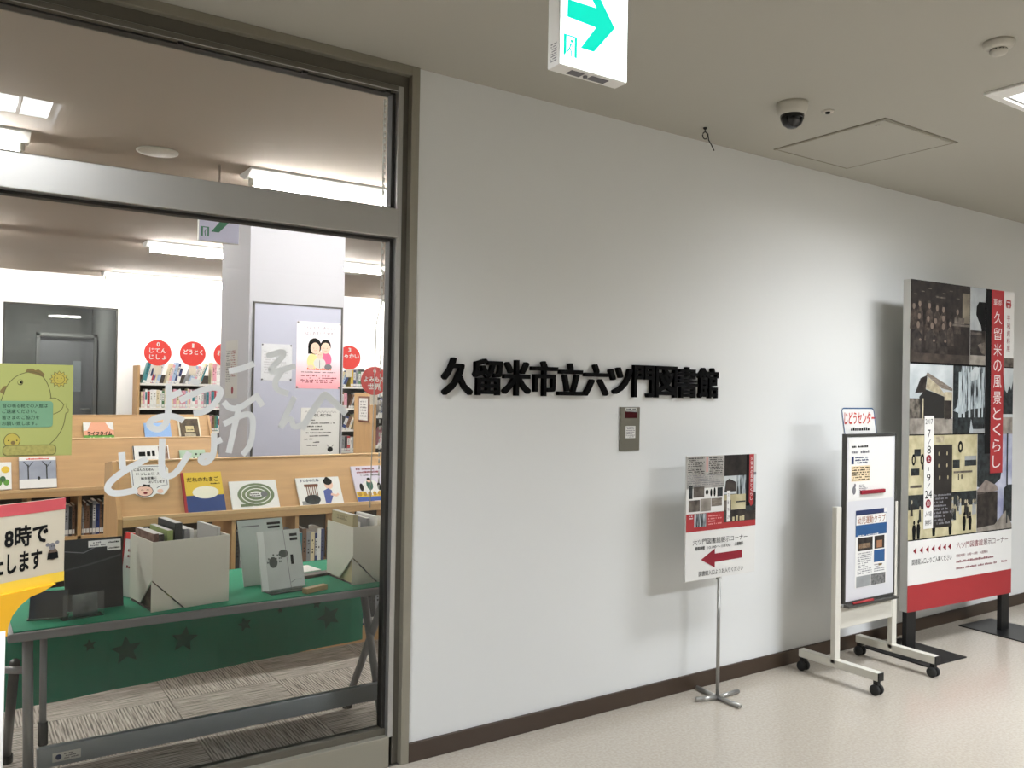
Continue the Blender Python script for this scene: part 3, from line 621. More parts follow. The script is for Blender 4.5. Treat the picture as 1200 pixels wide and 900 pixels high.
MB().lathe([(.15, 0), (.15, .012), (.12, .022), (.03, .03)], YELLOW, (-.18, .003, 0)).build('base', t)

# ---- stickers and poster on the glass
t = thing('glass_lettering', 'pale brush lettering stuck across the big glass pane', 'lettering', (0, GY-.0044, 0))
K = {'yo': [[(.618,1.453),(.620,1.33),(.595,1.298),(.568,1.304),(.557,1.321),(.578,1.338),(.618,1.346),(.650,1.340),(.668,1.328)], [(.623,1.409),(.66,1.427)]],
 'u': [[(.655,1.397),(.719,1.43),(.765,1.445),(.788,1.438),(.79,1.419),(.765,1.378),(.735,1.358),(.700,1.352)], [(.688,1.465),(.718,1.457)]],
 'ko': [[(.815,1.5),(.865,1.512),(.903,1.53)], [(.80,1.393),(.823,1.368),(.859,1.372),(.918,1.418)]],
 'so': [[(.946,1.558),(1.032,1.583),(.935,1.488),(1.053,1.525)], [(1.005,1.502),(.978,1.472),(.982,1.438),(1.029,1.424)]],
 'to': [[(.478,1.227),(.482,1.172)], [(.557,1.205),(.485,1.166),(.442,1.130),(.436,1.105),(.462,1.091),(.528,1.102)]],
 'shi': [[(.602,1.27),(.600,1.18),(.606,1.148),(.625,1.140),(.652,1.156),(.689,1.221)]],
 'small_yo': [[(.77,1.284),(.771,1.213),(.752,1.186),(.733,1.184),(.724,1.196),(.738,1.21),(.774,1.204)], [(.776,1.254),(.796,1.263)]],
 'ka': [[(.801,1.316),(.877,1.354),(.900,1.345),(.904,1.31),(.897,1.24),(.868,1.207)], [(.855,1.384),(.82,1.215)], [(.909,1.421),(.937,1.379)]],
 'n': [[(1.052,1.413),(.994,1.287),(1.02,1.328),(1.042,1.336),(1.05,1.300),(1.082,1.311)]],
 'he': [[(1.08,1.295),(1.160,1.420),(1.172,1.424),(1.254,1.351)]]}
def smooth(P, n=3):
    for _ in range(n):
        Q = [P[0]]
        for a, b in zip(P, P[1:]): Q += [(a[0]*.75+b[0]*.25, a[1]*.75+b[1]*.25), (a[0]*.25+b[0]*.75, a[1]*.25+b[1]*.75)]
        P = Q+[P[-1]]
    return P
for k, st in K.items():
    for n_, s_ in enumerate(st): MB().line(smooth(s_, 2) if len(s_) > 2 else s_, .021 if k != 'he' else .026, STICK, 1+n_*.05).build('brush_stroke', t)

t = thing('hen_poster', 'yellow-green poster with line-drawn hen and chick taped on glass', 'poster', (0, GY-.0045, 0))
HG = mat('yellow_green_paper', '979b5c', .7, spec=.2); LN = mat('drawn_brown_line', '55502a', .8)
B(-.06, .332, -.0008, 0, 1.222, 1.506, HG).build('sheet', t)
p = MB()
body = [(.122,1.28),(.125,1.33),(.139,1.395),(.152,1.438),(.173,1.466),(.203,1.481),(.233,1.482),(.255,1.461),(.268,1.429),(.272,1.401)]
p.line(smooth(body, 2), .0022, LN, 3).line(smooth([(.314,1.355),(.308,1.312),(.29,1.277),(.271,1.258)], 2), .0022, LN, 3)
p.poly([(.201,1.481),(.206,1.491),(.221,1.492),(.227,1.487),(.236,1.49),(.245,1.484),(.253,1.475),(.25,1.466),(.23,1.474)], mat('comb_brown', '6b5a30', .8), 3)
p.poly([(.134,1.42),(.144,1.436),(.152,1.438),(.146,1.41)], mat('comb_brown', '6b5a30', .8), 3)
p.line(smooth([(.269,1.401),(.284,1.403),(.294,1.394),(.305,1.387),(.307,1.376),(.298,1.36),(.279,1.351)], 2), .002, LN, 3).line([(.307,1.382),(.316,1.384),(.315,1.373),(.321,1.366),(.32,1.357),(.314,1.355)], .002, LN, 3)
p.ell(.188, 1.449, .008, .009, LN, 3, 14).ell(.187, 1.450, .006, .007, HG, 4, 14).ell(.190, 1.449, .003, .004, INK, 5, 8)
p.build('hen_drawing', t)
p = MB(); YS = mat('dull_yellow_print', 'a39540', .8)
p.poly([((.293+(.026 if i % 2 else .034)*.8*math.cos(i*math.pi/12)), 1.461+(.024 if i % 2 else .034)*.8*math.sin(i*math.pi/12)) for i in range(24)], LN, 3)
p.poly([((.293+(.023 if i % 2 else .031)*.8*math.cos(i*math.pi/12)), 1.461+(.021 if i % 2 else .031)*.8*math.sin(i*math.pi/12)) for i in range(24)], YS, 4).line([(.293+.015*math.cos(a*.4), 1.461+.015*math.sin(a*.4)) for a in range(16)], .0015, LN, 5, True).ell(.288, 1.464, .0018, .0018, LN, 5, 6).ell(.299, 1.464, .0018, .0018, LN, 5, 6).line([(.288, 1.457), (.293, 1.454), (.299, 1.457)], .0015, LN, 5)
p.build('sun_drawing', t)
p = MB()
p.ell(.169, 1.270, .022, .024, LN, 3).ell(.169, 1.270, .020, .022, YS, 4).ell(.172, 1.264, .006, .006, mat('comb_brown', '6b5a30', .8), 5, 10).ell(.160, 1.271, .002, .002, INK, 5, 6).ell(.182, 1.271, .002, .002, INK, 5, 6).ell(.186, 1.272, .007, .007, YS, 3, 10)
p.poly(rr(.145, 1.224, .289, 1.257, .012), LN, 5).poly(rr(.147, 1.226, .287, 1.255, .011), mat('nest_olive', '9a9450', .8, var=.3, vscale=120), 6)
p.build('chick_and_nest_drawing', t)
p = MB().poly(rr(.08, 1.311, .278, 1.392, .01), mat('dull_green_print', '668d6d', .8), 6)
for s_, v, u1 in (('音の鳴る靴での入館は', 1.371, .263), ('ご遠慮ください。', 1.354, .233), ('皆さまのご協力を', 1.335, .241), ('お願い致します。', 1.317, .235)): p.text(s_, .142, v, u1, v+.013, mat('dark_green_ink', '1d3a2a', .8), 7, .01)
p.build('request_lettering', t)

# ================================================================== LIBRARY THINGS
# ---- blind cord by the frame
t = thing('blind_cord', 'white beaded blind cord hanging behind the glass at frame edge', 'cord', (0, .13, 0))
MB().tube([(1.424, 0, 2.6), (1.424, 0, 1.85), (1.43, 0, 1.80), (1.415, 0, 1.74), (1.407, 0, 1.70)], .0022, PAPER, 6).tube([(1.407, 0, 1.69), (1.398, 0, 1.2), (1.394, 0, .98)], .0018, PAPERD, 6).build('pull_cord', t)
b = MB()
for k in range(60):
    b.tube([(1.434, .01, 2.6-k*.026), (1.434, .01, 2.6-k*.026-.016)], .003, PAPER, 6)
b.build('bead_chain', t)
MB().tube([(1.407+.008*math.cos(a*.63), 0, 1.70+.010*math.sin(a*.63)) for a in range(10)], .002, PAPER, 6, True).build('ring', t)

# ---- second exit sign, ceiling speakers
t = thing('exit_sign', 'dim lavender exit sign hanging inside the library before the pillar', 'sign', (0, 0, 0))
B(1.148, 1.370, 1.92, 1.95, 2.258, 2.475, WHITE, bev=.003).build('housing', t)
B(1.150, 1.368, 1.9185, 1.92, 2.260, 2.473, EXITLIT2).build('lit_face', t)
MB().tube([(1.259, 1.935, 2.475), (1.259, 1.935, H)], .006, LCEIL).build('stem', t)
q = lambda pts: [(u-1.234+1.152, v+.008) for u, v in pts]
MB().poly(q(S), EXITGRN2, 1).build('arrow', t, (0, 1.9183, 0))
MB().rect(1.16, 2.285, 1.17, 2.335, EXITGRN2).rect(1.194, 2.285, 1.203, 2.335, EXITGRN2).rect(1.16, 2.333, 1.203, 2.338, EXITGRN2).line([(1.186, 2.323), (1.18, 2.308), (1.184, 2.287)], .005, EXITGRN2).build('running_figure', t, (0, 1.9183, 0))
for x, y, l in ((.915, 1.865, 'round flush ceiling speaker seen through the upper pane'), (3.62, 5.6, 'small round ceiling disc above the far bookcases beyond the pillar')):
    t = thing('ceiling_speaker', l, 'speaker', (x, y, H)); r = .105 if x < 2 else .09
    MB().lathe([(r, 0), (r, -.006), (r-.012, -.009)], OFFW, n=32).build('rim', t)
    MB().lathe([(r-.012, -.004), (0, -.005)], mat('speaker_grille', '615a52', .8), n=32).build('grille', t)

# ---- pillar fittings
t = thing('bulletin_board', 'lavender-grey bulletin board with metal rim on the white pillar', 'board', (1.84, 3.1988, .82))
B(0, .69, -.010, 0, 0, 1.25, mat('lavender_board', 'b2b4c4', .7), bev=.002).build('panel', t)
MB().box(0, .012, -.016, 0, 0, 1.25, FRAME_D).box(.678, .69, -.016, 0, 0, 1.25, FRAME_D).box(.012, .678, -.016, 0, 1.238, 1.25, FRAME_D).box(.012, .678, -.016, 0, 0, .012, FRAME_D).build('rim', t)
def sheet(name, label, cat, x, z, W, Hh, m, y=3.2-.0124):
    t = thing(name, label, cat, (x, y, z)); B(0, W, -.0008, 0, 0, Hh, m).build('sheet', t); return t
PG = bpy.data.materials.new('pink_fade_paper'); PG.use_nodes = True; nt = PG.node_tree
tc = nt.nodes.new('ShaderNodeTexCoord'); sp = nt.nodes.new('ShaderNodeSeparateXYZ'); rp = nt.nodes.new('ShaderNodeValToRGB')
nt.links.new(tc.outputs['Object'], sp.inputs[0]); nt.links.new(sp.outputs['Z'], rp.inputs[0]); nt.links.new(rp.outputs[0], nt.nodes['Principled BSDF'].inputs['Base Color'])
rp.color_ramp.elements[0].position = .02; rp.color_ramp.elements[0].color = lin('f0a3ac'); rp.color_ramp.elements[1].position = .24; rp.color_ramp.elements[1].color = lin('efe6ee'); nt.nodes['Principled BSDF'].inputs['Roughness'].default_value = .7
t = sheet('picture_book_poster', 'pink poster of cartoon parents with baby on the bulletin board', 'poster', 2.168, 1.443, .352, .505, PG)
p = MB().text('こんにちは！赤ちゃん', .05, .445, .31, .473, GINK, 3).text('はじめまして 絵本', .07, .405, .29, .433, GINK, 3)
p.scrawl(.085, .134, .275, .164, ORANGE, 3, 1, 9, 1).scrawl(.04, .118, .315, .130, INK, 3, 1, 2).scrawl(.03, .04, .32, .105, DRED, 3, 4, 5, .6)
p.build('lettering', t)
p = MB()
p.ell(.142, .32, .052, .062, INK, 3).rect(.09, .262, .125, .32, INK, 3).ell(.145, .305, .036, .043, SKIN, 4).ell(.125, .205, .042, .06, mat('pale_yellow_print', 'e6dc9a', .7), 3)
p.ell(.228, .325, .042, .05, INK, 3).ell(.228, .308, .038, .042, SKIN, 4).ell(.225, .222, .052, .06, ROSE, 3).ell(.182, .255, .027, .03, SKIN, 5).ell(.182, .192, .048, .042, PAPER, 4).rect(.180, .155, .184, .215, GINK, 5)
p.ell(.112, .163, .025, .015, SKIN, 4).ell(.25, .165, .03, .022, GINK, 4)
for u, v in ((.133, .305), (.157, .305), (.215, .308), (.24, .308), (.175, .257), (.19, .257)): p.ell(u, v, .003, .003, INK, 6, 6)
p.line([(.138, .29), (.146, .286), (.154, .29)], .002, DRED, 6).line([(.218, .29), (.227, .286), (.236, .29)], .002, DRED, 6)
p.build('family_drawing', t)
for u, v in ((.01, .497), (.342, .497), (.01, .01), (.342, .01)): MB().lathe([(.008, 0), (.008, .006), (.005, .009)], ALU, n=10).build('pin', t, (u, -.001, v), (R(90), 0, 0))
t = sheet('story_time_notice', 'white story hour notice with black lettering low on the bulletin board', 'notice', 2.211, .935, .31, .363, PAPER)
p = MB().line([(.03+k*.0125, .325+.012*(k % 2)) for k in range(21)], .003, GINK, 3).text('おはなしのじかん', .055, .295, .245, .318, INK, 3, .03)
for k, (a, c) in enumerate(((.06, .11), (.08, .27), (.03, .26), (.08, .18), (.03, .26), (.07, .22), (.03, .14), (.10, .15), (.05, .13))): p.scrawl(a, .262-k*.024, c, .278-k*.024, INK, 3, 1, k+20, .95)
p.ell(.235, .045, .022, .02, INK, 3).line([(.225, .06), (.21, .08)], .005, GINK, 3).line([(.245, .06), (.262, .08)], .005, GINK, 3)
p.build('lettering', t)
t = sheet('grey_notice', 'plain grey-white notice pinned left of the pink poster', 'notice', 1.905, 1.497, .23, .27, mat('thin_grey_paper', 'cfd0d4', .8))
MB().scrawl(.02, .05, .2, .22, mat('faint_ink', 'b5b5ba', .8), 3, 9, 3).build('faint_lettering', t)
for u, v in ((.008, .262), (.222, .262), (.008, .008), (.222, .008)): MB().lathe([(.006, 0), (.006, .006), (.004, .008)], GINK, n=10).build('pin', t, (u, -.001, v), (R(90), 0, 0))
t = thing('pillar_chart', 'pale chart of line drawings on the shaded pillar side', 'poster', (1.8142, 3.795, 1.36), rz=R(-90))
B(0, .327, -.0008, 0, 0, .44, PAPERD).build('sheet', t)
MB().scrawl(.02, .12, .13, .37, GINK, 3, 14, 6).scrawl(.15, .16, .27, .37, DRED, 3, 12, 7, .6).ell(.2, .06, .03, .03, DRED, 3).build('drawings', t)

# ---- slanted picture-book display units
def display_unit(label, X0, X1, yl, zl, yt, zt, depth, divs, shelves, loc_y_front):
    t = thing('display_shelf', label, 'bookshelf', (X0, yl, 0)); W = X1-X0
    th = math.atan2(yt-yl, zt-zl)
    n = (0, -math.cos(th), math.sin(th))
    off = .02
    # slanted face, its ledge and the top rail
    MB().prism([(0, .0, zl-.012), (0, yt-yl, zt), (0, yt-yl+.022, zt), (0, .024, zl-.012)], (W, 0, 0), BEECH).build('slanted_board', t)
    MB().box(0, W, -.034, .03, zl-.047, zl-.012, BEECH, bev=.003).build('ledge', t)
    MB().box(0, W, -.034, -.022, zl-.012, zl+.006, BEECHE, bev=.002).build('ledge_lip', t)
    MB().box(0, W, yt-yl-.004, yt-yl+.03, zt, zt+.008, BEECHE, bev=.002).build('top_edge', t)
    for x in (-.022, W):
        MB().prism([(x, -.03, 0), (x, depth, 0), (x, depth, zt-.02), (x, yt-yl+.03, zt+.004), (x, yt-yl-.006, zt+.004), (x, -.03, zl-.004)], (.022, 0, 0), BEECHV).build('side_panel', t)
    for x in divs: B(x-X0-.010, x-X0+.010, -.005, depth-.02, .09, zl-.047, BEECHV).build('divider', t)
    for z in shelves: B(0, W, -.005, depth-.02, z-.02, z, BEECH).build('shelf_board', t)
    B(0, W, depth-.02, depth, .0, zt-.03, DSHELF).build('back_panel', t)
    B(0, W, .0, .02, 0, .07, BEECH).build('plinth', t)
    return th
thC = display_unit('beech display shelf nearest the table, slanted face holding picture books', .72, 2.75, 1.53, .80, 1.70, 1.055, .40, (1.26, 1.60, 1.925, 2.26), (.43, .09), 1.5)
thB = display_unit('middle beech display shelf behind the hen poster', -.30, 1.545, 2.93, .80, 3.12, 1.09, .42, (-.10, .165, .43, .705, .98, 1.26), (.50, .09), 2.9)
thA = display_unit('farthest beech display shelf in front of the far wall', -.30, 1.965, 4.75, .90, 4.95, 1.182, .42, (.3, .9, 1.5), (.5, .09), 4.7)
UN = {'C': (1.53, .80, thC), 'B': (2.93, .80, thB), 'A': (4.75, .90, thA)}
def display_book(name, label, unit, x0, x1, s0, s1, base, cat='book', thick=.010, spine=None):
    """a book leaning flat on the slanted face: local x along the shelf, z up the slope, -y out of the face"""
    y, z, th = UN[unit]
    t = thing(name, label, cat, (x0, y+s0*math.sin(th)-.0012, z+s0*math.cos(th)+.0007), rot=(-th, 0, 0), group='picture books displayed on the slanted shelves' if cat == 'book' else None)
    W, Hh = x1-x0, s1-s0
    MB().box(0, W, -thick, -thick+.0015, 0, Hh, base).box(0, W, -.0015, 0, 0, Hh, base).box(-.0008, .001, -thick, 0, 0, Hh, spine or base).build('cover', t)
    B(.001, W-.003, -thick+.0015, -.0015, .002, Hh-.002, COVERW).build('pages', t)
    return t, thick, W, Hh
def art(tw, b, name='cover_print'): return b.build(name, tw[0], (0, -tw[1]-.0002, 0))
k = display_book('picture_book', 'yellow and navy picture book with a big white egg, red spine', 'C', 1.017, 1.219, -.006, .226, YEL, spine=RED)
W, Hh = k[2], k[3]
b = MB().rect(0, 0, W, Hh*.42, mat('egg_book_blue', '1f3f7d', .6, var=.3, vscale=60, stretch=(1, 1, 3)), 1).rect(0, 0, .012, Hh, RED, 3)
b.ell(W*.55, Hh*.49, .066, .036, mat('egg_white', 'f1eed9', .6), 2, 28).text('だれのたまご', .025, Hh*.76, W*.92, Hh*.88, INK, 2, .01).scrawl(W*.7, Hh*.68, W*.93, Hh*.73, INK, 2, 1, 3)
art(k, b)
k = display_book('picture_book', 'white picture book with a coiled patterned snake', 'C', 1.253, 1.503, -.006, .163, COVERW); W, Hh = k[2], k[3]
b = MB()
for j in range(3):
    a_, b_ = .098-j*.023, .068-j*.018
    b.ell(W*.53, Hh*.5, a_, b_, mat('snake_green', '7c8d68', .7, var=.4, vscale=90), 1+j*2, 32).ell(W*.53, Hh*.5, a_-.017, b_-.013, COVERW, 2+j*2, 32)
b.rect(W*.17, Hh*.10, W*.42, Hh*.19, mat('snake_green', '7c8d68', .7), 1).scrawl(W*.40, Hh*.42, W*.62, Hh*.56, INK, 8, 2, 6, 1).ell(W*.70, Hh*.50, .018, .018, GINK, 8)
art(k, b)
k = display_book('picture_book', 'white picture book showing a figure in blue beside a stool', 'C', 1.617, 1.868, -.006, .165, COVERW); W, Hh = k[2], k[3]
b = MB().text('すいかのたね', W*.08, Hh*.84, W*.52, Hh*.95, NAVY, 1, .02)
for j in range(6): b.rect(W*(.20+j*.045), Hh*.30, W*(.22+j*.045), Hh*.70, BROWNW, 1)
b.rect(W*.16, Hh*.66, W*.48, Hh*.76, BROWNW, 2).ell(W*.30, Hh*.20, .045, .03, PH_TREE, 2).rect(W*.05, 0.004, W*.42, Hh*.16, PH_GREY, 1)
b.ell(W*.73, Hh*.72, .025, .03, SKIN, 1).ell(W*.72, Hh*.83, .026, .022, INK, 2).ell(W*.71, Hh*.95, .011, .008, INK, 2).poly([(W*.58, Hh*.05), (W*.58, Hh*.50), (W*.70, Hh*.58), (W*.78, Hh*.5), (W*.78, Hh*.28), (W*.70, Hh*.05)], mat('shirt_blue', '4a5a9c', .7), 2).line([(W*.74, Hh*.36), (W*.86, Hh*.30), (W*.92, Hh*.36)], .014, SKIN, 3)
art(k, b)
k = display_book('picture_book', 'lilac picture book with small figure over yellow and blue bands', 'C', 1.957, 2.147, -.004, .226, mat('lilac_cover', 'dcd6e6', .6)); W, Hh = k[2], k[3]
b = MB().rect(0, 0, W, Hh*.13, mat('book_blue', '2f55a8', .6), 1).rect(0, Hh*.13, W, Hh*.28, YEL, 1).scrawl(W*.15, Hh*.78, W*.88, Hh*.96, DRED, 1, 2, 4, .95).scrawl(W*.15, Hh*.70, W*.88, Hh*.77, GINK, 1, 1, 5).ell(W*.5, Hh*.38, .055, .05, COVERW, 2).ell(W*.48, Hh*.46, .02, .035, mat('teal_ink', '1f5a4a', .7), 3).ell(W*.48, Hh*.58, .012, .014, SKIN, 4).ell(W*.48, Hh*.62, .012, .009, INK, 5)
for u in (.2, .78): b.ell(W*u, Hh*.40, .012, .025, INK, 3)
for j in range(6): b.ell(W*(.1+j*.16), Hh*.21, .012, .014, mat('mustard_ink', 'b58a1e', .7), 3, 12)
art(k, b)
t = thing('speech_card', 'white cut-out card with laughing face stuck on the nearest display shelf', 'notice', (.775, 1.53+.10*math.sin(thC)-.0012, .80+.10*math.cos(thC)+.0007), rot=(-thC, 0, 0))
out = [(.02,.02),(.05,.0),(.09,.0),(.115,.02),(.15,.012),(.165,.03),(.18,.05),(.185,.16),(.17,.185),(.02,.185),(.0,.17),(.005,.06),(-.005,.045)]
MB().prism([(u, 0, v) for u, v in out], (0, -.002, 0), COVERW).build('card', t)
p = MB().line([(.012,.07),(.012,.175),(.172,.175),(.172,.065),(.14,.062),(.12,.05)], .003, NAVY, 6)
for s_, v, a, c in (('にほんのえほん', .150, .02, .115), ('いっしょに よ', .125, .028, .14), ('絵本図書に', .100, .05, .125), ('おいています', .078, .085, .162)): p.text(s_, a, v, c, v+.016, INK, 6, .02)
p.ell(.062, .036, .040, .032, INK, 6).ell(.062, .036, .037, .029, SKIN, 7).ell(.023, .038, .008, .009, SKIN, 7, 12).poly([(.05, .058), (.06, .075), (.075, .070), (.09, .072), (.088, .056), (.07, .062)], INK, 8).line([(.045, .04), (.05, .044), (.056, .04)], .0025, INK, 8).line([(.07, .04), (.076, .044), (.082, .04)], .0025, INK, 8).ell(.064, .024, .010, .006, DRED, 8).ell(.135, .032, .014, .012, SKIN, 7)
p.build('face_and_lettering', t)
k = display_book('picture_book', 'grey winter-tree picture book on the middle display shelf', 'B', .378, .577, .006, .222, mat('winter_grey', 'a4abbb', .6, var=.25, vscale=12)); W, Hh = k[2], k[3]
b = MB().rect(0, 0, W, Hh*.28, COVERW, 1).rect(.0, Hh*.88, W, Hh, COVERW, 1).scrawl(W*.2, Hh*.89, W*.85, Hh*.98, SIGNRED, 2, 1, 6, 1)
for u in (.22, .72): b.rect(W*u, Hh*.28, W*u+.007, Hh*.75, PH_TREE, 2).line([(W*u, Hh*.72), (W*u-.02, Hh*.85)], .005, PH_TREE, 2).line([(W*u+.005, Hh*.66), (W*u+.03, Hh*.84)], .004, PH_TREE, 2)
b.ell(W*.52, Hh*.31, .008, .012, PH_TREE, 2, 10)
art(k, b)
k = display_book('picture_book', 'pale picture book with yellow flowers and green leaves beside winter book', 'B', .13, .337, .006, .19, COVERW); W, Hh = k[2], k[3]
b = MB()
for u, v, m_ in ((.55, .7, YEL), (.85, .72, YEL), (.3, .7, YEL)): b.ell(W*u, Hh*v, .022, .024, m_, 2, 14)
for j in range(9): b.ell(W*(.15+j*.09), Hh*(.25+.12*(j % 2)), .016, .022, (GREENI, mat('deep_green', '35653d', .7))[j % 2], 1, 10)
art(k, b)
k = display_book('picture_book', 'white and orange picture book with bold black title, middle display shelf', 'B', 1.028, 1.25, .006, .284, COVERW); W, Hh = k[2], k[3]
b = MB().rect(0, 0, W, Hh*.62, mat('rust_print', 'a8472b', .7, var=.4, vscale=20, col2='6a5046'), 1).scrawl(W*.15, Hh*.66, W*.6, Hh*.96, INK, 2, 1, 12, 1).rect(W*.7, Hh*.5, W*.97, Hh*.98, photo('sepia_corner', '6a4a3c', 'b09a88', 30), 2).rect(.0, 0, .006, Hh, INK, 2)
art(k, b)
k = display_book('picture_book', 'pale mint-green picture book, middle display shelf near the pillar', 'B', 1.318, 1.485, .006, .246, mat('mint_cover', 'b4cdb4', .7)); W, Hh = k[2], k[3]
b = MB().rect(.0, .0, W, Hh*.5, mat('mint_dark', '8fae93', .7, var=.3, vscale=30), 1).scrawl(W*.5, Hh*.6, W*.9, Hh*.9, INK, 2, 3, 4)
art(k, b)
k = display_book('picture_book', 'wide green meadow picture book with orange sky, farthest display shelf', 'A', .952, 1.182, .006, .27, GREENI); W, Hh = k[2], k[3]
b = MB().rect(0, Hh*.52, W, Hh, mat('peach_print', 'e8a98a', .7), 1).poly([(0, Hh), (.06, Hh), (.03, Hh*.7), (0, Hh*.68)], COVERW, 2).poly([(W, Hh), (W-.06, Hh), (W-.03, Hh*.75), (W, Hh*.70)], COVERW, 2).text('ライフタイム', W*.12, Hh*.50, W*.93, Hh*.66, INK, 3, .04)
for u in (.2, .3, .62, .85): b.rect(W*u, Hh*.1, W*u+.008, Hh*.45, mat('pale_stem', 'dfe3a6', .7), 2)
art(k, b)
k = display_book('picture_book', 'sky-blue picture book with red shapes at foot, farthest display shelf', 'A', 1.424, 1.64, .006, .262, mat('sky_cover', '8fb4e3', .6)); W, Hh = k[2], k[3]
b = MB().ell(W*.5, Hh*.25, .08, .05, mat('crimson_print', 'c04a5c', .7, var=.4, vscale=40), 1).ell(W*.75, Hh*.2, .04, .03, ROSE, 2).scrawl(W*.2, Hh*.75, W*.85, Hh*.92, NAVY, 2, 1, 3)
art(k, b)
k = display_book('picture_book', 'dark brown picture book with cream title label and white border', 'A', 1.706, 1.889, .006, .322, mat('border_cream', 'e6dcc3', .7)); W, Hh = k[2], k[3]
b = MB().rect(.012, .015, W-.012, Hh-.02, photo('brown_cover', '2c2318', '5a4a33', 14), 1).rect(W*.32, Hh*.50, W*.70, Hh*.70, mat('label_tan', 'cdbd90', .7), 2).scrawl(W*.36, Hh*.54, W*.66, Hh*.66, INK, 3, 2, 4, 1).rect(W*.25, Hh*.34, W*.75, Hh*.46, PH_STRAW, 2)
art(k, b)

# ---- rows of spines
PAL = [('navy', '1f2f63'), ('white', 'e4e3df'), ('pale blue', '9fb6d3'), ('red', 'a93034'), ('pink', 'd99aa8'), ('black', '1e1e20'), ('cream', 'd9cba7'), ('green', '4d7a52'), ('yellow', 'cfae3d'), ('brown', '6b4a33'), ('grey', '85868a'), ('teal', '2f7c86'), ('violet', '6a4f8c')]
SP = {n_: mat('spine_'+n_.replace(' ', '_'), c_, .5) for n_, c_ in PAL}
MESH = {}
def spine_row(x0, x1, y, z, hmax, case, row, seed, wmin=.014, wmax=.036, gaps=.06, leanp=.25, only=None, depth=.15, weights=None):
    rnd = random.Random(seed); x = x0; i = 0; lean = 0; left = 0
    while x < x1-.02:
        if left <= 0:
            left = rnd.randint(3, 7); lean = rnd.choice((0, 0, R(14), R(20))) if rnd.random() < leanp*2 else 0
            if rnd.random() < gaps*3: x += rnd.uniform(.02, .07)
            if lean: x += .012
        left -= 1
        wd = rnd.uniform(wmin, wmax); h = hmax*rnd.uniform(.82, 1.0); cn = rnd.choices([p_[0] for p_ in PAL], weights)[0] if weights else rnd.choice(PAL)[0]
        if x+wd > x1: break
        b = MB(); d = depth*rnd.uniform(.8, 1); m = SP[cn]
        b.box(0, wd, 0, d, 0, h, m).box(.0012, wd-.0012, .002, d+.001, h-.0001, h+.0006, PAPER)
        lab = PAPER if cn != 'white' else SP[rnd.choice(('red', 'navy', 'teal'))]
        b.rect(.001, .012, wd-.001, .012+min(.028, h*.16), PAPER, 1).rect(.003, h*.42, wd-.003, h*.86, lab if rnd.random() < .35 else m, 2)
        b.scrawl(wd*.3, h*.45, wd*.7, h*.82, INK if lab is PAPER or cn == 'white' else PAPER, 3, 5, rnd.randint(0, 999))
        o = b.build('book', None, (x, y, z), (0, lean, 0))
        size = 'thin' if wd < .022 else ('thick' if wd > .030 else 'slim'); tall = 'tall ' if h > hmax*.96 else ''
        tag(o, '%s %s%s book%s %s from left, %s, %s' % (size, tall, cn, ' leaning' if lean else '', ORD[i], row, case), 'book', 'spines, %s of %s' % (row, case))
        if lean: x += wd/math.cos(lean)+.001
        else: x += wd+.001
        if lean and left <= 0: x += h*math.sin(lean)*.9
        i += 1
pastel = [2, 5, 3, 1, 3, .6, 3, 1, 1, 1, 2, 1, 1]
dull = [2, 3, 1, .6, .4, 3, 1.5, 1, .5, 2, 3, 1, .4]
dim = [2, 1, .4, .3, .1, 5, .8, .5, .2, 3, 4, .6, .2]

def wall_case(label, x0, x1, uprights, name='library_shelf', y0=7.36, y1=7.66, boards=(1.19, .91, .63, .35, .08), top=1.675):
    t = thing(name, label, 'bookcase', (0, 0, 0))
    B(x0, x0+.025, y0, y1, 0, top, BEECHV, bev=.002).build('side_panel', t); B(x1-.025, x1, y0, y1, 0, top, BEECHV, bev=.002).build('side_panel', t)
    for u in uprights: B(u-.012, u+.012, y0+.01, y1-.015, 0, 1.46, SHELFG).build('upright', t)
    for z in (1.47,)+boards:
        B(x0+.025, x1-.025, y0+.012, y1-.015, z-.025, z, SHELFG).build('shelf_board', t)
        B(x0+.025, x1-.025, y0, y0+.012, z-.022, z+.004, SHELFW).build('shelf_edge', t)
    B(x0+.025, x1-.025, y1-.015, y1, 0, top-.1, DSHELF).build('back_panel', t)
wall_case('low wall bookcase under the first red subject discs, left of the pillar', 1.80, 3.88, (2.76,))
wall_case('low wall bookcase beyond the pillar under the social studies disc', 3.90, 6.0, (4.95,))
c1, c2 = 'wall bookcase left of pillar', 'wall bookcase beyond pillar'
spine_row(1.84, 2.74, 7.372, 1.4702, .262, c1, 'top row', 5, weights=pastel, leanp=.4, gaps=.02)
spine_row(1.84, 2.74, 7.372, 1.1902, .225, c1, 'second row', 6, weights=pastel, gaps=.02)
spine_row(1.84, 2.74, 7.372, .9102, .20, c1, 'third row', 7, weights=pastel)
spine_row(4.12, 4.93, 7.372, 1.4702, .24, c2, 'top row', 8, .02, .045, weights=dull)
spine_row(4.12, 4.93, 7.372, 1.1902, .225, c2, 'second row', 9, .02, .045, weights=dull)
spine_row(4.12, 4.93, 7.372, .9102, .21, c2, 'third row', 10, .02, .045, weights=dull)
spine_row(4.12, 4.93, 7.372, .6302, .21, c2, 'fourth row', 11, .02, .045, weights=dull)

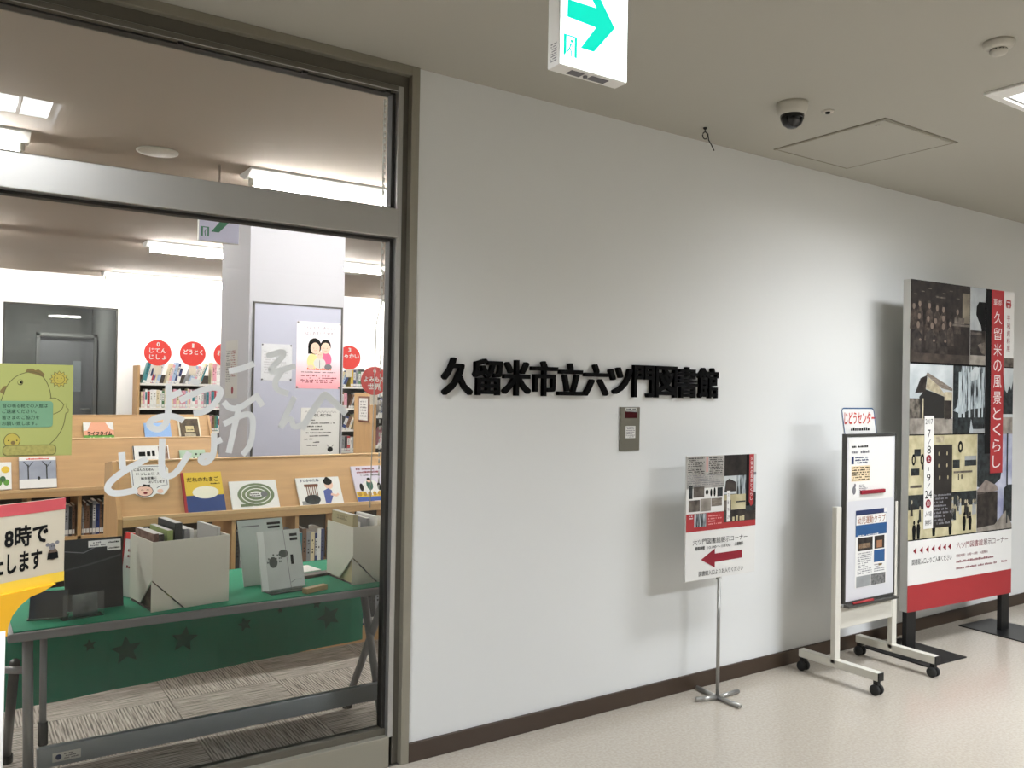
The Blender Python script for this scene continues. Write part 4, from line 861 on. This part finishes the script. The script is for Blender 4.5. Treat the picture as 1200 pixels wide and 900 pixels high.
# ---- red subject discs
def disc(label, x, y, z, r, lines, holder=True):
    t = thing('subject_sign', label, 'sign', (x, y, z), group='round red subject signs')
    MB().lathe([(r, 0), (r, .006)], SIGNRED if y > 6 else mat('deep_sign_red', 'b5332f', .5), n=40, smooth=False).build('disc', t, (0, .006, 0), (R(90), 0, 0))
    p = MB()
    for s_, u0, v0, u1, v1 in lines: p.text(s_, u0*r, v0*r, u1*r, v1*r, PAPER, 1, .022)
    p.build('lettering', t, (0, -.0006, 0))
    if holder: B(-r*.28, r*.28, .006, .012, -r-.10, 0, mat('cream_holder', 'd9cfbd', .6)).build('holder', t)
L2 = lambda n_, a, b_: [(n_, -.10, .48, .12, .82), (a, -.62, -.02, .62, .36), (b_, -.62, -.52, .62, -.14)]
disc('red round subject sign, numbered zero, leftmost above the wall bookcase', 2.005, 7.33, 1.822, .148, L2('0', 'じてん', 'じしょ'))
disc('red round subject sign, numbered one, second above the wall bookcase', 2.39, 7.33, 1.826, .145, [('1', -.08, .48, .08, .82), ('どうとく', -.72, -.08, .76, .34)])
disc('red round subject sign half hidden by the pillar', 2.775, 7.33, 1.828, .148, [('2', -.1, .48, .12, .82), ('れきし', -.72, -.08, .76, .34)])
disc('red round subject sign, numbered three, beyond the pillar', 4.345, 7.33, 1.850, .155, [('3', -.10, .48, .14, .82), ('しゃかい', -.86, -.08, .86, .34)])

# ---- end bookcase with the reading notice
t = thing('library_shelf', 'beech-ended bookcase beyond the pillar with framed notice on its end', 'bookcase', (0, 0, 0))
B(3.635, 3.665, 5.0, 5.5, 0, 1.405, BEECHV, bev=.002).build('end_panel', t); B(5.6, 5.63, 5.0, 5.5, 0, 1.405, BEECHV, bev=.002).build('end_panel', t)
for z in (1.17, .86, .79-.25, .08):
    B(3.665, 5.6, 5.012, 5.48, z-.02, z, SHELFG).build('shelf_board', t); B(3.665, 5.6, 5.0, 5.012, z-.022, z+.01, SHELFW).build('shelf_edge', t)
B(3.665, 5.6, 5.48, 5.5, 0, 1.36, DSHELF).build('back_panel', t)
spine_row(3.67, 4.05, 5.014, 1.1702, .2, 'beech-ended bookcase', 'top row', 21, .02, .04, weights=dull)
spine_row(3.67, 4.05, 5.014, .8602, .22, 'beech-ended bookcase', 'second row', 22, .02, .04, weights=dull)
spine_row(3.67, 4.05, 5.014, .5402, .22, 'beech-ended bookcase', 'third row', 23, .02, .04, weights=dull)
disc('large dark red round subject sign, numbered nine, over the beech-ended bookcase', 3.63, 4.9875, 1.530, .145, [('9', -.10, .45, .12, .80), ('よみもの', -.80, -.08, .80, .30), ('世界', -.5, -.62, .5, -.18)])
t = thing('framed_notice', 'small white notice in brown frame on bookcase end', 'notice', (3.634, 5.36, 1.10), rz=R(-90))
MB().box(0, .26, -.012, 0, 0, .27, BROWNW, bev=.003).build('frame', t)
MB().rect(.02, .02, .24, .25, PAPER, 31).scrawl(.05, .05, .21, .23, GINK, 33, 6, 3).build('sheet', t)

# ---- spines under the ledges
spine_row(.72, .96, 2.945, .5002, .215, 'middle display shelf', 'right bay', 31, .010, .024, weights=dim, gaps=0, leanp=0)
spine_row(.455, .69, 2.945, .5002, .215, 'middle display shelf', 'centre bay', 32, .010, .024, weights=dim, gaps=0, leanp=0)
spine_row(.18, .415, 2.945, .5002, .19, 'middle display shelf', 'left bay', 33, .010, .024, weights=dull, gaps=.2)
spine_row(1.275, 1.585, 1.548, .4302, .26, 'nearest display shelf', 'bay behind wrapped books', 34, .012, .026, weights=dim, leanp=.5)
spine_row(1.615, 1.91, 1.548, .4302, .25, 'nearest display shelf', 'bay before last box', 35, .012, .026, weights=dim)
spine_row(1.94, 2.245, 1.548, .4302, .26, 'nearest display shelf', 'bay behind last box', 36, .012, .026, weights=dim)
spine_row(1.94, 2.245, 1.548, .0902, .29, 'nearest display shelf', 'bottom bay', 37, .014, .03, weights=dim)

# ---- the folding table and its cloth
t = thing('folding_table', 'grey steel folding table with crossed legs behind the glass', 'table', (0, 0, 0))
TX0, TX1, TY0, TY1, TZ = .175, 1.78, .14, .745, .655
B(TX0, TX1, TY0, TY1, TZ-.028, TZ, mat('table_edge_grey', '77777a', .5), bev=.004).build('table_top', t)
B(.27, 1.51, .235, .262, .172, .24, mat('blue_grey_bar', '9aa1a7', .4, metal=.2), bev=.004).build('stretcher', t)
MB().tube([(.237, .25, .62), (.25, .25, .02)], .0165, TUBEM).build('leg', t)
MB().tube([(.205, .30, .52), (.216, .80, .03)], .016, mat('dark_tube_steel', '3a3a3a', .4, metal=.4)).build('leg', t)
MB().tube([(.165, .30, .503), (.24, .26, .50)], .012, TUBEM).build('brace', t)
MB().tube([(1.50, .19, .62), (1.535, .645, .03)], .016, TUBEM).build('leg', t)
MB().tube([(1.50, .43, .62), (1.505, .235, .12)], .016, TUBEM).build('leg', t)
for x in (.305, 1.635):
    lg = MB().tube([(x, .5, .625), (x+.005, .5, .03)], .012, TUBEM).build('leg', t)
    MB().tube([(x+.004, .5, .235), (x+.005, .5, .155)], .017, RUBBER).build('sleeve', lg)
for x, y in ((.25, .25), (.216, .80), (1.537, .65), (.31, .5), (1.64, .5)):
    MB().lathe([(.022, 0), (.022, .03), (.015, .04)], RUBBER, (x, y, 0), 14).build('foot', t)
MB().rect(0, 0, .085, .030, PAPER).ell(.018, .015, .009, .009, NAVY, 2).scrawl(.034, .005, .08, .026, GINK, 2, 3, 4).build('maker_label', t, (.315, .2345, .188))
t = thing('table_cloth', 'green felt cloth with star cut-outs hanging behind the table', 'cloth', (0, 0, 0))
MB().box(TX0+.015, TX1-.01, TY0+.012, TY1+.004, TZ, TZ+.004, GREEN, bev=.001).build('top_sheet', t)
sp_ = MB(); N_ = 24
Xa, Xb = TX0+.02, TX1-.13
ft = [(Xa+(Xb-Xa)*i/N_, .752+.004*math.sin(i*1.3)) for i in range(N_+1)]
for (xa, ya), (xb, yb) in zip(ft, ft[1:]):
    za = .21+.055*(xa-Xa)/(Xb-Xa); zb = .21+.055*(xb-Xa)/(Xb-Xa)
    sp_.face([(xa, ya, za), (xb, yb, zb), (xb, yb, TZ+.004), (xa, ya, TZ+.004)], GREEN); sp_.face([(xb, yb+.003, zb), (xa, ya+.003, za), (xa, ya+.003, TZ+.004), (xb, yb+.003, TZ+.004)], GREEN)
sp_.build('hanging_sheet', t)
for x, z, r, a0 in ((.488, .418, .026, 10), (.622, .378, .060, 5), (.845, .388, .056, -8), (1.095, .415, .034, 15), (1.48, .395, .058, 20), (1.42, .462, .025, -5), (1.25, .455, .016, 8)):
    MB().poly([((r if i % 2 == 0 else r*.45)*math.cos(R(90+a0+36*i)) , (r if i % 2 == 0 else r*.45)*math.sin(R(90+a0+36*i))) for i in range(10)], GREEND, 1).build('star', t, (x, .7462, z))

# ---- things on the table (top of cloth at TZ+.004)
TT = TZ+.0045
def file_box(label, corner, a_, la, lb, hgt, seed, group):
    """open grey card box; the near corner at the origin, right wall along angle a_, left wall at right angles behind"""
    t = thing('magazine_box', label, 'box', (corner[0], corner[1], TT), rz=a_, group=group)
    th = .004; ap = .112
    MB().prism([(0, 0, ap), (.115, 0, 0), (lb, 0, 0), (lb, 0, hgt), (0, 0, hgt)], (0, th, 0), BOXG).build('front_wall', t)
    MB().prism([(0, .005, 0), (.108, .005, 0), (0, .005, ap-.005)], (0, th, 0), BOXG).build('corner_flap', t)
    MB().prism([(0, th, ap), (0, la*.5, .012), (0, la, .012), (0, la, hgt), (0, th, hgt)], (th, 0, 0), BOXG).build('end_wall', t)
    MB().prism([(.012, .012, ap*.9), (.012, la*.55, .006), (.012, .012, .006)], (.003, 0, 0), BOXIN).build('shade_plate', t)  # added dark plate that paints the shade inside the corner cut-out
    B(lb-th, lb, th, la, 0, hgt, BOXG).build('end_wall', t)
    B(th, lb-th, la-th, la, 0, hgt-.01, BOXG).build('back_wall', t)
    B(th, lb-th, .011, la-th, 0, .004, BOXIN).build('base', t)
    return t
GB = 'grey card boxes of books on the green table'
file_box('grey card magazine box full of picture books, nearest the black book', (.603, .176), R(8), .235, .275, .243, 1, GB)
file_box('grey card magazine box at the table end beside the window frame', (1.362, .213), R(4), .235, .24, .231, 2, GB)
def boxed(corner, a_, lst, where):
    c_, s_ = math.cos(a_), math.sin(a_)
    for i, (u, v, wd, d, h, m, nm) in enumerate(lst):
        x, y = corner[0]+c_*u-s_*v, corner[1]+s_*u+c_*v
        b = MB().box(0, wd, 0, d, 0, h, m, bev=.001).box(.0015, wd-.0015, .002, d-.002, h-.001, h+.0006, PAPERD)
        o = b.build('book', None, (x, y, TT+.0045), (0, 0, a_)); tag(o, nm, 'book', 'books standing in '+where)
boxed((.603, .176), R(8), [(.012, .03, .018, .19, .262, photo('brown_band_cover', '5b4038', '8a6f60', 30), 'brown patterned book in the nearer grey box, against its end wall'), (.036, .05, .020, .17, .255, PH_MID, 'mottled grey book in the nearer grey box beside the brown one'), (.064, .04, .020, .18, .268, mat('olive_green_cover', '8a9a5a', .6), 'olive green book standing in the nearer grey box'), (.094, .05, .026, .175, .29, mat('blackish_cover', '1d1f22', .4), 'tall black book standing in the nearer grey box'), (.13, .06, .016, .16, .264, SP['grey'], 'grey book just right of the black one in the nearer box'), (.152, .06, .013, .16, .262, SP['white'], 'white book in the middle of the nearer grey box'), (.24, .03, .012, .19, .264, mat('pale_grey_cover', 'a9a9a6', .6), 'pale grey thin book at the far end of the nearer box')], 'the nearer grey box')
boxed((1.362, .213), R(4), [(.008, .02, .022, .19, .272, mat('buff_cover', 'b1a57f', .6), 'buff titled book rising above the farther grey box'), (.05, .06, .012, .15, .235, SP['white'], 'thin white book in the farther grey box beside the buff one'), (.085, .05, .014, .16, .250, SP['grey'], 'grey book in the middle of the farther grey box'), (.12, .05, .016, .16, .256, SP['white'], 'white book with clear jacket in the farther grey box')], 'the farther grey box')
p = MB().text('エコぶんこ', .03, .243, .12, .262, INK, 1); p.build('title_print', None)
o = bpy.data.objects['title_print']; bb = [x for x in bpy.data.objects if x.get('label', '').startswith('buff titled')][0]
o.parent = bb; o.location = (-.0006, .17, 0); o.rotation_euler = (0, 0, R(-90))
tag_ = thing('paper_roll', 'short white roll with dark band under the farther grey box', 'roll', (1.40, .226+.03, TT))
MB().lathe([(.011, 0), (.011, .085)], PAPER, n=16).build('roll', tag_); MB().lathe([(.0115, .062), (.0115, .074)], INK, n=16).build('band', tag_)

def lean_book(name, label, x, y, wd, h, th, ang, m, yaw_=0):
    t = thing(name, label, 'book', (x, y, TT), rot=(-ang, 0, yaw_))
    MB().box(0, wd, -th, -th+.002, 0, h, m, bev=.0005).box(0, wd, -.002, 0, 0, h, m, bev=.0005).box(0, .002, -th, 0, 0, h, m).build('cover', t)
    B(.002, wd-.003, -th+.002, -.002, .003, h-.003, PAPERD).build('pages', t)
    return t
t = lean_book('book', 'black picture book standing at the table end, white barcode stickers', .352, .33, .185, .245, .012, R(14), mat('night_cover', '1c2024', .3, var=.4, vscale=9))
MB().line([(.0, .205), (.06, .196), (.10, .215), (.13, .214)], .003, GINK, 1).line([(.0, .14), (.08, .155), (.18, .18)], .006, mat('charcoal_ink', '3a3d40', .6), 1).build('cover_print', t, (0, -.0122, 0))
MB().rect(.075, .213, .18, .236, PAPER, 2).rect(.135, .198, .18, .214, PAPER, 2).scrawl(.08, .215, .13, .234, GINK, 3, 2, 3).scrawl(.14, .222, .176, .232, INK, 3, 1, 4, 1).scrawl(.14, .202, .176, .211, INK, 3, 1, 4, 1).build('barcode_sticker', t, (0, -.0122, 0))
t = lean_book('book', 'thin red-spined white picture book standing behind the black one', .555, .50, .17, .235, .010, R(6), PAPER, R(-62))
MB().rect(0, .21, .17, .235, SIGNRED, 1).rect(0, 0, .010, .235, RED, 2).scrawl(.03, .10, .14, .18, DRED, 2, 4, 3).build('cover_print', t, (0, -.0102, 0))
t = thing('card_stand', 'clear acrylic stand with a grey photo card before the black book', 'card holder', (.362, .215, TT), rz=R(8))
MB().box(-.028, .10, .0, .003, 0, .085, ACRYL).box(-.028, .10, .003, .05, 0, .003, ACRYL).build('holder', t)
B(.004, .082, .004, .006, .006, .08, photo('grey_card', '3c4244', '8b9294', 7), M=Matrix.Rotation(R(-8), 4, 'X')).build('card', t)
t = thing('card_stand', 'clear acrylic stand with dark blue card behind the floor sign', 'card holder', (.235, .27, TT), rz=R(-12))
MB().box(0, .12, .0, .003, 0, .10, ACRYL, M=Matrix.Rotation(R(-18), 4, 'X')).box(0, .12, .003, .06, 0, .003, ACRYL).build('holder', t)
B(.004, .115, .006, .008, .006, .095, mat('navy_card', '1e2a44', .5), M=Matrix.Rotation(R(-18), 4, 'X')).build('card', t)
GC = mat('grey_green_cover', 'bdc6c2', .35, var=.12, vscale=6); GC2 = mat('silver_grey_cover', 'c9cfcb', .35, var=.15, vscale=9)
t = lean_book('book', 'grey-green wrapped book tilted behind the other wrapped one', .985, .40, .185, .262, .008, R(20), GC, R(4))
MB().rect(.015, .233, .085, .238, GINK, 1).rect(.118, .236, .175, .246, INK, 1).rect(.12, .221, .172, .230, INK, 1).build('back_print', t, (0, -.0082, 0))
t = lean_book('book', 'silver-grey wrapped book with sketch and barcodes tilted at the table front', 1.02, .285, .178, .228, .008, R(17), GC2, R(6))
MB().rect(0, 0, .026, .228, mat('pale_spine', 'dde2df', .4), 1).scrawl(.03, .10, .09, .14, mat('sketch_ink', '4c5450', .7), 1, 3, 3).ell(.10, .135, .020, .016, mat('sketch_ink', '4c5450', .7), 1, 10).ell(.055, .105, .018, .022, mat('sketch_ink', '4c5450', .7), 1, 10).line([(.12, .02), (.14, .03), (.165, .028)], .002, GINK, 1).build('sketch', t, (0, -.0082, 0))
MB().rect(.133, .200, .165, .211, INK, 1).rect(.133, .183, .165, .194, INK, 1).rect(.128, .09, .140, .128, INK, 1).line([(.118, .0), (.108, .228)], .002, GINK, 1).build('barcode_print', t, (0, -.0082, 0))
t = thing('book_easel', 'clear acrylic easel propping the silver-grey wrapped book', 'stand', (1.035, .215, TT), rz=R(6))
MB().box(0, .15, 0, .085, 0, .003, ACRYL).box(0, .15, 0, .003, 0, .02, ACRYL).build('stand_plate', t)
o = B(0, .105, 0, .028, 0, .020, mat('tan_wood_block', 'a58f62', .6, var=.2, vscale=30), bev=.002).build('wood_block', None, (1.155, .165, TT), (0, 0, R(20))); tag(o, 'small tan wooden block lying on the green table', 'block')
o = B(0, .17, 0, .12, 0, .003, PAPER).build('paper_sheet', None, (1.19, .52, TT), (0, 0, R(8))); tag(o, 'white paper sheet lying on the green table behind the block', 'paper')
o = B(0, .20, 0, .05, 0, .012, photo('dark_booklet', '2a2522', '5b524a', 20), bev=.002).build('booklet', None, (1.20, .41, TT), (0, 0, R(10))); tag(o, 'dark thin booklet lying before the white sheet on the table', 'booklet')
